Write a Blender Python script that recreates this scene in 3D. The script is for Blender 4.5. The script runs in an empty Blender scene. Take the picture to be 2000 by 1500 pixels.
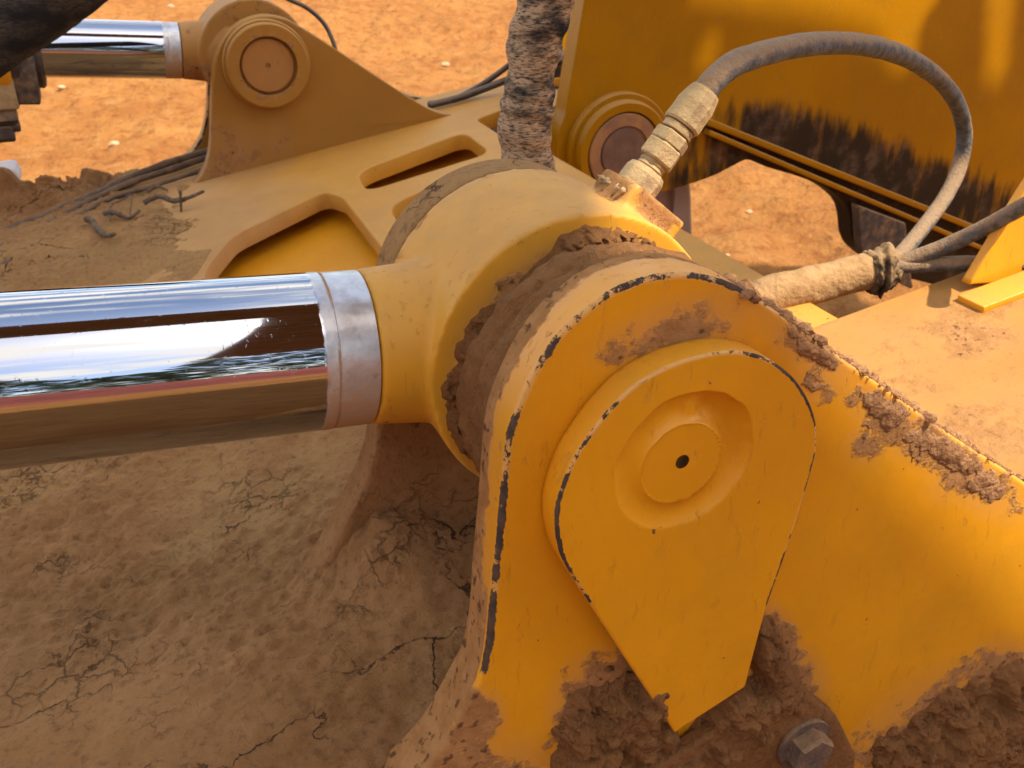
import bpy, bmesh, math, random
import numpy as np
from mathutils import Vector, Matrix, noise as mnoise

random.seed(7); rng = np.random.default_rng(11)
scene = bpy.context.scene
COL = scene.collection

# ------------------------------------------------------------------ camera
F = 1850.0                                   # focal length in pixels of a 2000 px wide frame
def unit(v):
    v = np.array(v, float); return v / np.linalg.norm(v)
PITCH = math.atan2(985, 1850)
cA = unit((-860, -985, 1850))                # world +Y (pin axis) seen by the camera
cU = np.array((0, -math.cos(PITCH), -math.sin(PITCH)))   # world +Z
cX = np.cross(cA, cU)
M = np.array([cX, cA, cU])
CAMH = 1.25
Cc = np.array((.022, -.0373, .658))
ZC = CAMH + Cc @ cU                          # height of the pin axis above the ground
CAM = np.array((0, 0, ZC)) - M @ Cc
cd = bpy.data.cameras.new('camera'); cam = bpy.data.objects.new('camera', cd); COL.objects.link(cam)
cd.sensor_width = 36; cd.lens = 36 * F / 2000; cd.clip_start = .01; cd.clip_end = 900
r0, u0, b0 = M @ (1, 0, 0), M @ (0, -1, 0), M @ (0, 0, -1)
cam.matrix_world = Matrix(((r0[0], u0[0], b0[0], CAM[0]), (r0[1], u0[1], b0[1], CAM[1]), (r0[2], u0[2], b0[2], CAM[2]), (0, 0, 0, 1)))
cd.dof.use_dof = True; cd.dof.focus_distance = .60; cd.dof.aperture_fstop = 20.0
scene.camera = cam

# ------------------------------------------------------------------ sky and sun
SUN = unit((.35, -.40, .85))
SUN_EL = math.asin(SUN[2]); SUN_AZ = math.atan2(SUN[0], SUN[1])
world = bpy.data.worlds.new('World'); scene.world = world; world.use_nodes = True
wt = world.node_tree; wt.nodes.clear()
wo = wt.nodes.new('ShaderNodeOutputWorld'); wb = wt.nodes.new('ShaderNodeBackground')
sk = wt.nodes.new('ShaderNodeTexSky'); sk.sky_type = 'NISHITA'; sk.sun_disc = False
sk.sun_elevation = SUN_EL; sk.sun_rotation = SUN_AZ; sk.dust_density = 2.0; sk.air_density = 1.0
wtc = wt.nodes.new('ShaderNodeTexCoord'); wsep = wt.nodes.new('ShaderNodeSeparateXYZ')
wt.links.new(wtc.outputs['Generated'], wsep.inputs[0])
wz = wt.nodes.new('ShaderNodeMath'); wz.operation = 'ADD'; wz.inputs[1].default_value = .28; wt.links.new(wsep.outputs['Z'], wz.inputs[0])
wdiv = wt.nodes.new('ShaderNodeVectorMath'); wdiv.operation = 'DIVIDE'
wcomb = wt.nodes.new('ShaderNodeCombineXYZ')
for i in range(3): wt.links.new(wz.outputs[0], wcomb.inputs[i])
wt.links.new(wtc.outputs['Generated'], wdiv.inputs[0]); wt.links.new(wcomb.outputs[0], wdiv.inputs[1])
wn = wt.nodes.new('ShaderNodeTexNoise'); wn.inputs['Scale'].default_value = 2.8; wn.inputs['Detail'].default_value = 7; wn.inputs['Roughness'].default_value = .55
wt.links.new(wdiv.outputs[0], wn.inputs['Vector'])
wr = wt.nodes.new('ShaderNodeMapRange'); wr.interpolation_type = 'SMOOTHSTEP'
wr.inputs[1].default_value = .45; wr.inputs[2].default_value = .61
wt.links.new(wn.outputs['Fac'], wr.inputs[0])
wm = wt.nodes.new('ShaderNodeMix'); wm.data_type = 'RGBA'; wt.links.new(wr.outputs[0], wm.inputs[0])
wt.links.new(sk.outputs[0], wm.inputs[6]); wm.inputs[7].default_value = (5.9, 5.5, 5.0, 1)
wt.links.new(wm.outputs[2], wb.inputs[0]); wb.inputs[1].default_value = .15
wt.links.new(wb.outputs[0], wo.inputs[0])

sl = bpy.data.lights.new('sun', 'SUN'); so = bpy.data.objects.new('sun', sl); COL.objects.link(so)
sl.energy = 3.2; sl.angle = math.radians(.55); sl.color = (1, .93, .82)
so.rotation_euler = Vector(-SUN).to_track_quat('-Z', 'Y').to_euler(); so.location = (3, -3, 8)
vs = scene.view_settings; vs.view_transform = 'Standard'; vs.look = 'None'; vs.gamma = 1; vs.exposure = 1.38
scene.render.engine = 'CYCLES'

# ------------------------------------------------------------------ geometry of the view, used to place traced outlines on real planes
def ray(px, py): return M @ np.array(((px - 1000) / F, (py - 750) / F, 1.))
def P(px, py, Y):                            # pixel -> point on the vertical plane y = Y
    d = ray(px, py); return CAM + d * ((Y - CAM[1]) / d[1])
def on_plane(px, py, p0, nn):
    d = ray(px, py); return CAM + d * (((p0 - CAM) @ nn) / (d @ nn))
def proj(w):
    c = (np.atleast_2d(w) - CAM) @ M; return np.stack([1000 + F * c[:, 0] / c[:, 2], 750 + F * c[:, 1] / c[:, 2]], 1)
def G(px, py): return on_plane(px, py, np.zeros(3), np.array((0, 0, 1.)))
_a, _b = P(390, 350, 1.32), P(860, 225, 1.32)
DE = unit(_b - _a); DN = unit(np.cross(DE, (0, 1, 0))); DN *= np.sign(DN[2])
DO = _a + DE * (-_a[0] / DE[0]); DO = np.array((DO[0], 0, DO[2]))     # deck origin under the pin axis
def D(px, py, h=0): return on_plane(px, py, DO + DN * h, DN)
def dk(x, y, h=0): return DO + DE * x + np.array((0, y, 0)) + DN * h  # deck coordinates -> world
def to_dk(w):
    w = np.atleast_2d(w) - DO; return np.stack([w @ DE, w[:, 1], w @ DN], 1)

# ------------------------------------------------------------------ numpy noise
def _h(ix, iy, iz):
    n = (ix * 374761393 + iy * 668265263 + iz * 2147483647 * 3) & 0xffffffff
    n = ((n ^ (n >> 13)) * 1274126177) & 0xffffffff
    n = ((n ^ (n >> 16)) * 2246822519) & 0xffffffff
    return ((n ^ (n >> 15)) & 0xffffff) / float(0xffffff)
def vnoise(p):
    p = np.asarray(p, float); i = np.floor(p).astype(np.int64); f = p - i; f = f * f * f * (f * (f * 6 - 15) + 10)
    r = 0
    for dx in (0, 1):
        wx = f[:, 0] if dx else 1 - f[:, 0]
        for dy in (0, 1):
            wy = f[:, 1] if dy else 1 - f[:, 1]
            for dz in (0, 1):
                wz_ = f[:, 2] if dz else 1 - f[:, 2]
                r = r + wx * wy * wz_ * _h(i[:, 0] + dx, i[:, 1] + dy, i[:, 2] + dz)
    return r
def fbm(p, s, o=4, g=.5):
    p = np.asarray(p, float) * s; a = 1; t = 0; r = 0
    for k in range(o):
        r = r + a * vnoise(p + 17.3 * k); t += a; a *= g; p = p * 2.03
    return r / t
def sstep(a, b, x):
    t = np.clip((x - a) / (b - a), 0, 1); return t * t * (3 - 2 * t)

# ------------------------------------------------------------------ scene helpers
def tag(o, label=None, cat=None, group=None, kind=None):
    for k, v in (('label', label), ('category', cat), ('group', group), ('kind', kind)):
        if v: o[k] = v
    return o
def thing(name, label, cat, loc, group=None):
    o = bpy.data.objects.new(name, None); COL.objects.link(o); o.location = Vector(loc); o.empty_display_size = .05
    return tag(o, label, cat, group)
def mesh_obj(name, verts, faces, mat, parent=None, smooth=True, attrs=None, origin=None):
    verts = np.asarray(verts, float)
    if parent is not None:
        top = parent; off = np.array(top.location)
        while top.parent: top = top.parent; off = off + np.array(top.location)
    else:
        off = np.array(origin if origin is not None else verts.mean(0))
    me = bpy.data.meshes.new(name); me.from_pydata((verts - off).tolist(), [], faces); me.update()
    bm = bmesh.new(); bm.from_mesh(me); bmesh.ops.recalc_face_normals(bm, faces=bm.faces); bm.to_mesh(me); bm.free()
    if smooth: me.shade_smooth()
    for k, v in (attrs or {}).items():
        at = me.attributes.new(k, 'FLOAT', 'POINT'); at.data.foreach_set('value', np.asarray(v, np.float32))
    me.materials.append(mat)
    o = bpy.data.objects.new(name, me); COL.objects.link(o)
    if parent is not None: o.parent = parent
    else: o.location = Vector(off)
    return o
def spline(pts, n, closed=False):
    pts = np.asarray(pts, float); m = len(pts); out = []
    if closed: g = lambda i: pts[i % m]; segs = m
    else:
        ext = np.vstack([2 * pts[0] - pts[1], pts, 2 * pts[-1] - pts[-2]]); g = lambda i: ext[i + 1]; segs = m - 1
    for i in range(segs):
        p0, p1, p2, p3 = g(i - 1), g(i), g(i + 1), g(i + 2)
        t = np.linspace(0, 1, 24, endpoint=False)[:, None]
        out.append(.5 * ((2 * p1) + (p2 - p0) * t + (2 * p0 - 5 * p1 + 4 * p2 - p3) * t ** 2 + (3 * p1 - p0 - 3 * p2 + p3) * t ** 3))
    if not closed: out.append(pts[-1:])
    q = np.vstack(out)
    if closed: q = np.vstack([q, q[:1]])
    s = np.r_[0, np.cumsum(np.linalg.norm(np.diff(q, axis=0), axis=1))]
    t = np.linspace(0, s[-1], n + 1)[:-1] if closed else np.linspace(0, s[-1], n)
    return np.stack([np.interp(t, s, q[:, k]) for k in range(q.shape[1])], 1)
def polyline(pts, n, closed=True):
    q = np.asarray(pts, float)
    if closed: q = np.vstack([q, q[:1]])
    s = np.r_[0, np.cumsum(np.linalg.norm(np.diff(q, axis=0), axis=1))]
    t = np.linspace(0, s[-1], n + 1)[:-1] if closed else np.linspace(0, s[-1], n)
    return np.stack([np.interp(t, s, q[:, k]) for k in range(q.shape[1])], 1)
def grid_faces(nu, nv, closed_v=False):
    f = []
    for i in range(nu - 1):
        for j in range(nv if closed_v else nv - 1):
            k = (j + 1) % nv
            f.append((i * nv + j, i * nv + k, (i + 1) * nv + k, (i + 1) * nv + j))
    return f
def plate(name, xz, yf, yb, mat, parent=None, center=None, bev=.0025, nr=16, face=None, attr=None, chipw=.004, hole=0, chip=1.0):
    """plate standing in the plane y=const: outline xz (N,2), front at yf (towards the viewer), back at yb"""
    xz = np.asarray(xz, float); keepv = np.linalg.norm(xz - np.roll(xz, 1, 0), axis=1) > 1e-4; xz = polyline(xz[keepv], len(xz)); N = len(xz)
    area = .5 * np.sum(xz[:, 0] * np.roll(xz[:, 1], -1) - np.roll(xz[:, 0], -1) * xz[:, 1])
    if area < 0: xz = xz[::-1]
    tg = np.roll(xz, -1, 0) - np.roll(xz, 1, 0); tg /= np.linalg.norm(tg, axis=1)[:, None]
    nrm = np.stack([tg[:, 1], -tg[:, 0]], 1)
    for _ in range(3):                       # ease the inset round sharp corners so that it never folds
        nrm = sum(np.roll(nrm, k, 0) for k in range(-4, 5)); nrm /= np.linalg.norm(nrm, axis=1)[:, None]
    c = np.array(center if center is not None else xz.mean(0))
    V = []; ED = []
    inner = xz - nrm * (bev + chipw * 1.6)
    for k in range(nr):
        t = (k + (0 if hole else 1)) / nr
        if hole:
            h = (inner - c); h = h / np.linalg.norm(h, axis=1)[:, None] * hole + c
            t = k / (nr - 1); p = h * (1 - t ** 1.0) + inner * t
        else: p = c + (inner - c) * t
        V.append(np.c_[p[:, 0], np.full(N, yf), p[:, 1]]); ED.append(np.zeros(N))
    V.append(np.c_[(xz - nrm * (bev + chipw * .5))[:, 0], np.full(N, yf), (xz - nrm * (bev + chipw * .5))[:, 1]]); ED.append(np.full(N, .62))
    for a in (0, .5, 1):
        q = a * math.pi / 2; p = xz - nrm * bev * (1 - math.sin(q)); y = yf + bev * (1 - math.cos(q))
        V.append(np.c_[p[:, 0], np.full(N, y), p[:, 1]]); ED.append(np.ones(N))
    V.append(np.c_[xz[:, 0], np.full(N, yf + bev + chipw * .6), xz[:, 1]]); ED.append(np.full(N, .6))
    V.append(np.c_[xz[:, 0], np.full(N, yf + bev + chipw * 1.6), xz[:, 1]]); ED.append(np.zeros(N))
    for k in range(1, 6): V.append(np.c_[xz[:, 0], np.full(N, yf + bev + chipw * 1.6 + (yb - bev - yf - bev - chipw * 1.6) * k / 5), xz[:, 1]]); ED.append(np.zeros(N))
    p = xz - nrm * bev; V.append(np.c_[p[:, 0], np.full(N, yb), p[:, 1]]); ED.append(np.full(N, .5))
    nring = len(V); V = np.vstack(V); ED = np.concatenate(ED)
    faces = grid_faces(nring, N, True)
    if not hole:
        V = np.vstack([V, [[c[0], yf, c[1]]]]); ED = np.r_[ED, 0]; ci = len(V) - 1
        faces += [(ci, (j + 1) % N, j) for j in range(N)]
    faces.append(tuple(range((nring - 1) * N, nring * N)))
    if face is not None: V = face(V, c, yf)
    A = {'chip': ED * chip, 'dirt': np.zeros(len(V))}
    if attr is not None: A.update(attr(V, ED))
    return mesh_obj(name, V, faces, mat, parent, True, A)
def tube(name, pts, rad, mat, parent=None, n=24, seg=120, disp=None, attr=None, caps=True, origin=None):
    pts = spline(pts, seg); tg = np.gradient(pts, axis=0); tg /= np.linalg.norm(tg, axis=1)[:, None]
    up = np.array((0, 0, 1.)) if abs(tg[0][2]) < .9 else np.array((1., 0, 0))
    u = np.cross(tg[0], up); u /= np.linalg.norm(u); V = []; ang = np.linspace(0, 2 * np.pi, n, endpoint=False)
    rad = np.interp(np.linspace(0, 1, seg), np.linspace(0, 1, len(np.atleast_1d(rad))), np.atleast_1d(rad))
    for i in range(seg):
        u = u - tg[i] * (u @ tg[i]); u /= np.linalg.norm(u); v = np.cross(tg[i], u)
        dirs = np.cos(ang)[:, None] * u + np.sin(ang)[:, None] * v; base = pts[i] + dirs * rad[i]
        rr = rad[i] * np.ones(n)
        if disp is not None: rr = rr + disp(base, i / (seg - 1), ang, rad[i])
        V.append(pts[i] + dirs * rr[:, None])
    V = np.vstack(V); f = grid_faces(seg, n, True)
    if caps: f += [tuple(range(n))[::-1], tuple(range((seg - 1) * n, seg * n))]
    A = attr(V, np.repeat(np.linspace(0, 1, seg), n)) if attr else None
    return mesh_obj(name, V, f, mat, parent, True, A, origin=origin if origin is not None else (None if parent is not None else pts[0]))
def lathe(name, p0, axis, prof, mat, parent=None, n=64, attr=None, squash=None, smooth=True, rot=0):
    """profile [(distance along the axis, radius)] about axis from p0; duplicate points make sharp edges"""
    axis = unit(axis); up = np.array((0, 0, 1.)) if abs(axis[2]) < .9 else np.array((1., 0, 0))
    u = unit(np.cross(axis, up)); v = np.cross(axis, u); ang = np.linspace(0, 2 * np.pi, n, endpoint=False) + rot
    V = np.vstack([np.asarray(p0) + axis * d + (np.cos(ang)[:, None] * u + np.sin(ang)[:, None] * v) * r for d, r in prof])
    f = grid_faces(len(prof), n, True)
    f += [tuple(range(n))[::-1], tuple(range((len(prof) - 1) * n, len(prof) * n))]
    o = mesh_obj(name, V, f, mat, parent, smooth, attr(V) if attr else None, origin=None if parent is not None else np.asarray(p0))
    if smooth: sharp(o, 40)
    return o
def sharp(o, deg=35):
    me = o.data; bm = bmesh.new(); bm.from_mesh(me)
    for e in bm.edges:
        if len(e.link_faces) == 2 and e.calc_face_angle(0) > math.radians(deg): e.smooth = False
    bm.to_mesh(me); bm.free(); return o
def box(name, center, ax, ay, az, size, mat, parent=None, bev=.002, taper=1):
    ax, ay, az = unit(ax), unit(ay), unit(az)
    bm = bmesh.new(); bmesh.ops.create_cube(bm, size=1)
    for v in bm.verts:
        k = taper if v.co.z > 0 else 1
        v.co = Vector((v.co.x * size[0] * k, v.co.y * size[1] * k, v.co.z * size[2]))
    bmesh.ops.bevel(bm, geom=bm.edges[:], offset=bev, segments=2, affect='EDGES', profile=.6)
    V = np.array([np.asarray(center) + ax * v.co.x + ay * v.co.y + az * v.co.z for v in bm.verts]); bm.verts.index_update()
    f = [tuple(v.index for v in fc.verts) for fc in bm.faces]; bm.free()
    return sharp(mesh_obj(name, V, f, mat, parent, True, {'chip': np.full(len(V), .45)}), 60)

# ------------------------------------------------------------------ materials
class NT:
    def __init__(s, name):
        s.m = bpy.data.materials.new(name); s.m.use_nodes = True; s.t = s.m.node_tree; s.t.nodes.clear()
        s.out = s.n('ShaderNodeOutputMaterial'); s.b = s.n('ShaderNodeBsdfPrincipled'); s.l(s.b.outputs[0], s.out.inputs[0])
        s.geo = s.n('ShaderNodeNewGeometry'); s.pos = s.geo.outputs['Position']
    def n(s, t): return s.t.nodes.new(t)
    def l(s, a, b): s.t.links.new(a, b)
    def put(s, sock, v):
        if isinstance(v, bpy.types.NodeSocket): s.l(v, sock)
        elif isinstance(v, (tuple, list)) and sock.type == 'RGBA' and len(v) == 3: sock.default_value = (*v, 1)
        else: sock.default_value = v
    def noise(s, scale, detail=4, rough=.5, vec=None, dist=0, color=False):
        k = s.n('ShaderNodeTexNoise'); s.put(k.inputs['Scale'], scale); k.inputs['Detail'].default_value = detail
        k.inputs['Roughness'].default_value = rough; k.inputs['Distortion'].default_value = dist
        s.l(vec or s.pos, k.inputs['Vector']); return k.outputs['Color' if color else 'Fac']
    def vor(s, scale, feature='F1', vec=None, rand=1):
        k = s.n('ShaderNodeTexVoronoi'); k.feature = feature; k.inputs['Scale'].default_value = scale; k.inputs['Randomness'].default_value = rand
        s.l(vec or s.pos, k.inputs['Vector']); return k.outputs['Distance']
    def math(s, op, a, b=0, c=0):
        k = s.n('ShaderNodeMath'); k.operation = op
        for i, v in enumerate((a, b, c)): s.put(k.inputs[i], v)
        return k.outputs[0]
    def vmath(s, op, a, b=(0, 0, 0)):
        k = s.n('ShaderNodeVectorMath'); k.operation = op
        s.put(k.inputs[0], a)
        if op == 'SCALE': s.put(k.inputs['Scale'], b)
        else: s.put(k.inputs[1], b)
        return k.outputs['Value'] if op in ('DOT_PRODUCT', 'LENGTH', 'DISTANCE') else k.outputs['Vector']
    def ss(s, x, a, b, lo=0., hi=1.):
        k = s.n('ShaderNodeMapRange'); k.interpolation_type = 'SMOOTHSTEP'; s.put(k.inputs[0], x)
        for i, v in zip((1, 2, 3, 4), (a, b, lo, hi)): s.put(k.inputs[i], v)
        return k.outputs[0]
    def mix(s, f, a, b):
        k = s.n('ShaderNodeMix'); k.data_type = 'RGBA'; s.put(k.inputs[0], f); s.put(k.inputs[6], a); s.put(k.inputs[7], b); return k.outputs[2]
    def mixf(s, f, a, b):
        k = s.n('ShaderNodeMix'); k.data_type = 'FLOAT'; s.put(k.inputs[0], f); s.put(k.inputs[2], a); s.put(k.inputs[3], b); return k.outputs[0]
    def attr(s, name):
        k = s.n('ShaderNodeAttribute'); k.attribute_name = name; return k.outputs['Fac']
    def bump(s, h, strength, dist, nrm=None):
        k = s.n('ShaderNodeBump'); s.put(k.inputs['Strength'], strength); k.inputs['Distance'].default_value = dist; s.put(k.inputs['Height'], h)
        if nrm: s.l(nrm, k.inputs['Normal'])
        return k.outputs[0]
    def fin(s, color, rough, nrm=None, metal=0, spec=.5):
        s.put(s.b.inputs['Base Color'], color); s.put(s.b.inputs['Roughness'], rough); s.put(s.b.inputs['Metallic'], metal)
        s.put(s.b.inputs['Specular IOR Level'], spec)
        if nrm: s.l(nrm, s.b.inputs['Normal'])
        return s.m
    def scaled(s, v):                        # position stretched per axis
        return s.vmath('MULTIPLY', s.pos, v)

YEL = (.74, .31, .004); YEL2 = (.64, .25, .004)
DUST = (.48, .25, .075); MUD = (.32, .150, .052); MUD2 = (.43, .213, .080); DARKMUD = (.13, .064, .028); STEEL = (.060, .042, .032)
def paint(name, c1=YEL, c2=YEL2, dust_up=.35, dust_all=.06, rough=.38, deckdust=False, chips=True, oil=False, spec=.42, dustc=None, grime=.5, mudn=1.5):
    t = NT(name)
    big = t.noise(5, 4); med = t.noise(28, 6, .6); fine = t.noise(150, 6, .65)
    col = t.mix(t.ss(big, .3, .7), c1, c2)
    up = t.vmath('DOT_PRODUCT', t.geo.outputs['Normal'], (0, 0, 1))
    dmask = t.math('ADD', t.math('MULTIPLY', t.ss(up, .15, 1.), dust_up), dust_all)
    dmask = t.math('MULTIPLY', dmask, t.ss(med, .25, .7, .55, 1.35))
    if deckdust:                             # dust lies thicker towards the muddy end of the deck
        d = t.vmath('DOT_PRODUCT', t.pos, (-1, .12, 0))
        d = t.math('ADD', d, t.math('MULTIPLY', t.math('SUBTRACT', t.noise(6, 5), .5), .45))
        dmask = t.math('MAXIMUM', dmask, t.ss(d, -.08, .30, .0, .97))
    dmask = t.math('MINIMUM', dmask, 1)
    dc = dustc or DUST
    col = t.mix(t.math('MULTIPLY', t.ss(t.noise(11, 6, .65, vec=t.vmath('ADD', t.pos, (5, 2, 9))), .45, .75), grime), col, (c1[0] * .72, c1[1] * .80, c1[2] + .006))   # weathered, duller film
    strk = t.noise(7, 6, .7, vec=t.vmath('MULTIPLY', t.vmath('ADD', t.pos, t.vmath('SCALE', t.vmath('SUBTRACT', t.noise(5, 2, color=True), (.5, .5, .5)), .12)), (2.2, 2.2, 11)))
    dmask = t.math('MAXIMUM', dmask, t.math('MULTIPLY', t.ss(strk, .60, .74), t.math('MULTIPLY', t.ss(t.noise(8, 3), .45, .65), .34)))            # wiped dust streaks
    dmask = t.math('MAXIMUM', dmask, t.math('MULTIPLY', t.ss(t.noise(320, 3, .6), .62, .74), .28))                                              # dust specks
    col = t.mix(dmask, col, t.mix(t.ss(t.noise(14, 5), .3, .7), dc, (dc[0] * .87, dc[1] * .83, dc[2] * .78)))
    dirt = t.attr('dirt')
    gn = t.noise(34, 10, .68)
    mudm = t.ss(t.math('ADD', dirt, t.math('MULTIPLY', t.math('SUBTRACT', gn, .5), mudn)), .47, .60)
    mudm = t.math('MULTIPLY', mudm, t.ss(dirt, .02, .15))
    film = t.math('MULTIPLY', t.ss(dirt, .1, .8), .55)
    col = t.mix(film, col, MUD2)
    mcol = t.mix(t.ss(t.noise(60, 6, .6), .3, .7), MUD, MUD2); mcol = t.mix(t.ss(t.noise(160, 4), .56, .7), mcol, DARKMUD)
    col = t.mix(mudm, col, mcol)
    rgh = t.mixf(dmask, t.ss(fine, .2, .8, rough - .06, rough + .1), .85); rgh = t.mixf(mudm, rgh, .95)
    h = t.math('ADD', t.math('MULTIPLY', t.noise(60, 3), .12), t.math('MULTIPLY', fine, .06))
    h = t.math('ADD', h, t.math('MULTIPLY', t.math('MULTIPLY', mudm, t.ss(t.noise(120, 8, .7), .2, .8, .3, 1.4)), 1.0))
    scr = t.ss(t.noise(20, 6, .72, vec=t.vmath('MULTIPLY', t.vmath('ADD', t.pos, t.vmath('SCALE', t.vmath('SUBTRACT', t.noise(9, 2, color=True), (.5, .5, .5)), .03)), (9, 9, 1.6))), .60, .66)
    h = t.math('SUBTRACT', h, t.math('MULTIPLY', scr, .22)); rgh = t.math('ADD', rgh, t.math('MULTIPLY', scr, .12))
    if chips:
        c = t.attr('chip')
        cn = t.noise(30, 3, .5); ce = t.noise(260, 7, .75)
        cm = t.math('ADD', t.math('MULTIPLY', c, t.ss(cn, .34, .68, .52, 1.10)), t.math('MULTIPLY', t.math('SUBTRACT', ce, .5), 1.25))
        cm = t.math('MULTIPLY', t.ss(cm, .66, .70), t.ss(c, .05, .25))
        sp = t.math('MULTIPLY', t.ss(t.noise(85, 5, .6, vec=t.scaled((1.0, 1.3, .8))), .715, .73), t.math('SUBTRACT', .95, t.math('MINIMUM', t.math('MULTIPLY', dirt, 4), .95)))
        cm = t.math('MAXIMUM', cm, sp); cm = t.math('MULTIPLY', cm, t.math('SUBTRACT', 1, t.math('MULTIPLY', mudm, .8)))
        col = t.mix(t.math('MULTIPLY', t.ss(t.math('ADD', t.math('MULTIPLY', c, .8), t.math('MULTIPLY', t.math('SUBTRACT', ce, .5), .8)), .5, .7), .28), col, (.55, .38, .2))
        col = t.mix(cm, col, t.mix(t.ss(t.noise(90, 3), .4, .65), STEEL, (.10, .065, .045)))
        rgh = t.mixf(cm, rgh, .8); h = t.math('SUBTRACT', h, t.math('MULTIPLY', cm, .55))
    if oil:
        o = t.attr('oil'); sv = t.noise(9, 7, .65, vec=t.scaled((3.2, 1, .55)))
        om = t.ss(t.math('ADD', o, t.math('MULTIPLY', t.math('SUBTRACT', sv, .5), 1.5)), .36, .86)
        om = t.math('MULTIPLY', om, t.ss(o, .02, .25))
        oc = t.mix(t.ss(t.noise(16, 6, .65), .5, .72), (.010, .007, .005), (.085, .05, .03))
        col = t.mix(t.math('MULTIPLY', om, .96), col, oc); rgh = t.mixf(om, rgh, .5)
    return t.fin(col, rgh, t.bump(h, .55, .0035), spec=t.math('MULTIPLY', t.math('SUBTRACT', 1, t.math('MAXIMUM', mudm, cm if chips else 0)), spec))
def mud_mat(name, a=MUD2, b=MUD, crack=1., fine=1., dry=.5):
    t = NT(name)
    col = t.mix(t.ss(t.noise(4, 5, .6), .3, .7), a, b)
    col = t.mix(t.math('MULTIPLY', t.ss(t.math('ADD', t.attr('thin'), t.math('SUBTRACT', t.noise(18, 6, .65), .5)), .1, .9), .85), col, (.43, .235, .085))
    col = t.mix(t.math('MULTIPLY', t.ss(t.noise(30, 6, .65), .42, .75), .5), col, (a[0] * 1.25, a[1] * 1.28, a[2] * 1.35))
    col = t.mix(t.math('MULTIPLY', t.ss(t.noise(130, 6, .75), .48, .72), .6), col, DARKMUD)
    warp = t.vmath('ADD', t.pos, t.vmath('SCALE', t.vmath('SUBTRACT', t.noise(26, 5, .6, color=True), (.5, .5, .5)), .05))
    e1 = t.vor(9, 'DISTANCE_TO_EDGE', warp); gate = t.ss(t.noise(7.5, 5, .65), .50, .62)
    wv = t.ss(t.noise(40, 4), .3, .7, .003, .016)
    cr = t.math('MULTIPLY', t.math('SUBTRACT', 1, t.math('DIVIDE', e1, wv)), gate); cr = t.math('MAXIMUM', cr, 0)
    warp2 = t.vmath('ADD', t.pos, t.vmath('SCALE', t.vmath('SUBTRACT', t.noise(90, 4, .6, color=True), (.5, .5, .5)), .016))
    e2 = t.vor(42, 'DISTANCE_TO_EDGE', warp2)
    gate2 = t.ss(t.noise(8, 4, .6, vec=t.vmath('ADD', t.pos, (3, 7, 1))), .52, .68)
    cr2 = t.math('MAXIMUM', t.math('MULTIPLY', t.math('SUBTRACT', 1, t.math('DIVIDE', e2, .045)), gate2), 0)
    crk = t.math('MULTIPLY', t.math('MAXIMUM', cr, t.math('MULTIPLY', cr2, .55)), crack)
    col = t.mix(t.math('MINIMUM', t.math('MULTIPLY', crk, 1.1), .85), col, (.055, .032, .02))  # shade of the crack depth darkened into the colour
    h = t.math('MULTIPLY', t.noise(70, 8, .68), .9 * fine)
    h = t.math('ADD', h, t.math('MULTIPLY', t.noise(260, 6, .75), .75 * fine))
    pit = t.math('MULTIPLY', t.ss(t.vor(130, 'F1', warp2), .0, .5), t.math('MULTIPLY', gate2, .9 * fine))
    h = t.math('ADD', h, pit); h = t.math('SUBTRACT', h, t.math('MULTIPLY', crk, 1.3))
    return t.fin(col, .93, t.bump(h, .9, .0062), spec=.08)
def simple(name, c1, c2, rough=.6, scale=40, bstr=.4, bdist=.002, metal=0, dust=0, dcol=DUST, spec=.5, detail=6):
    t = NT(name); nz = t.noise(scale, detail, .62)
    col = t.mix(t.ss(nz, .32, .68), c1, c2)
    if dust:
        up = t.vmath('DOT_PRODUCT', t.geo.outputs['Normal'], (0, 0, 1))
        dm = t.math('ADD', t.math('MULTIPLY', t.ss(up, -.4, .9), .5), t.math('SUBTRACT', t.noise(45, 8, .7), .5))
        dm = t.math('ADD', dm, t.math('MULTIPLY', t.math('SUBTRACT', t.noise(14, 4, .6), .5), .8)); dm = t.math('MULTIPLY', t.ss(dm, .05, .4), dust); col = t.mix(dm, col, dcol); r = t.mixf(dm, rough, .92)
    else: r = rough
    return t.fin(col, r, t.bump(t.math('ADD', nz, t.math('MULTIPLY', t.noise(scale * 4, 4), .4)), bstr, bdist), metal, spec)

M_PAINT = paint('yellow_paint')
M_LUG = paint('lug_paint', dust_up=.12, dust_all=.02, rough=.36)
M_EYE = paint('dusty_yellow_paint', c1=(.66, .31, .010), c2=(.60, .255, .008), dust_up=.40, dust_all=.08, rough=.5)
M_DECK = paint('deck_paint', c1=(.55, .25, .015), c2=(.5,.21,.008), dust_up=.26, dust_all=.05, deckdust=True, rough=.55)
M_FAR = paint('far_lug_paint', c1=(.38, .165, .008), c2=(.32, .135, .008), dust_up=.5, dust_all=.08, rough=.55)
M_BODY = paint('shaded_body_paint', spec=.15, c1=(.36, .15, .0005), c2=(.30, .12, .0005), dust_up=.7, dust_all=.0, rough=.30, oil=True, chips=False)  # yellow darkened to put the arm's deeper shade into its colour
M_SUNDECK = paint('sunlit_deck_paint', c1=(.46, .185, .004), c2=(.38,.145,.004), dust_up=.42, dust_all=.05, rough=.7, dustc=(.29, .142, .036), mudn=.6)
M_HOLE = paint('clean_yellow_paint', dust_up=0, dust_all=.02, chips=False)
M_MUD = mud_mat('dried_mud')
M_MUDRED = mud_mat('fresh_mud', (.37, .168, .058), (.27, .118, .040), crack=.35, fine=1.7)
M_CRUMB = simple('crumbly_dirt', (.36, .185, .08), (.24, .115, .048), .95, 120, .9, .003, spec=.1)
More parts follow.
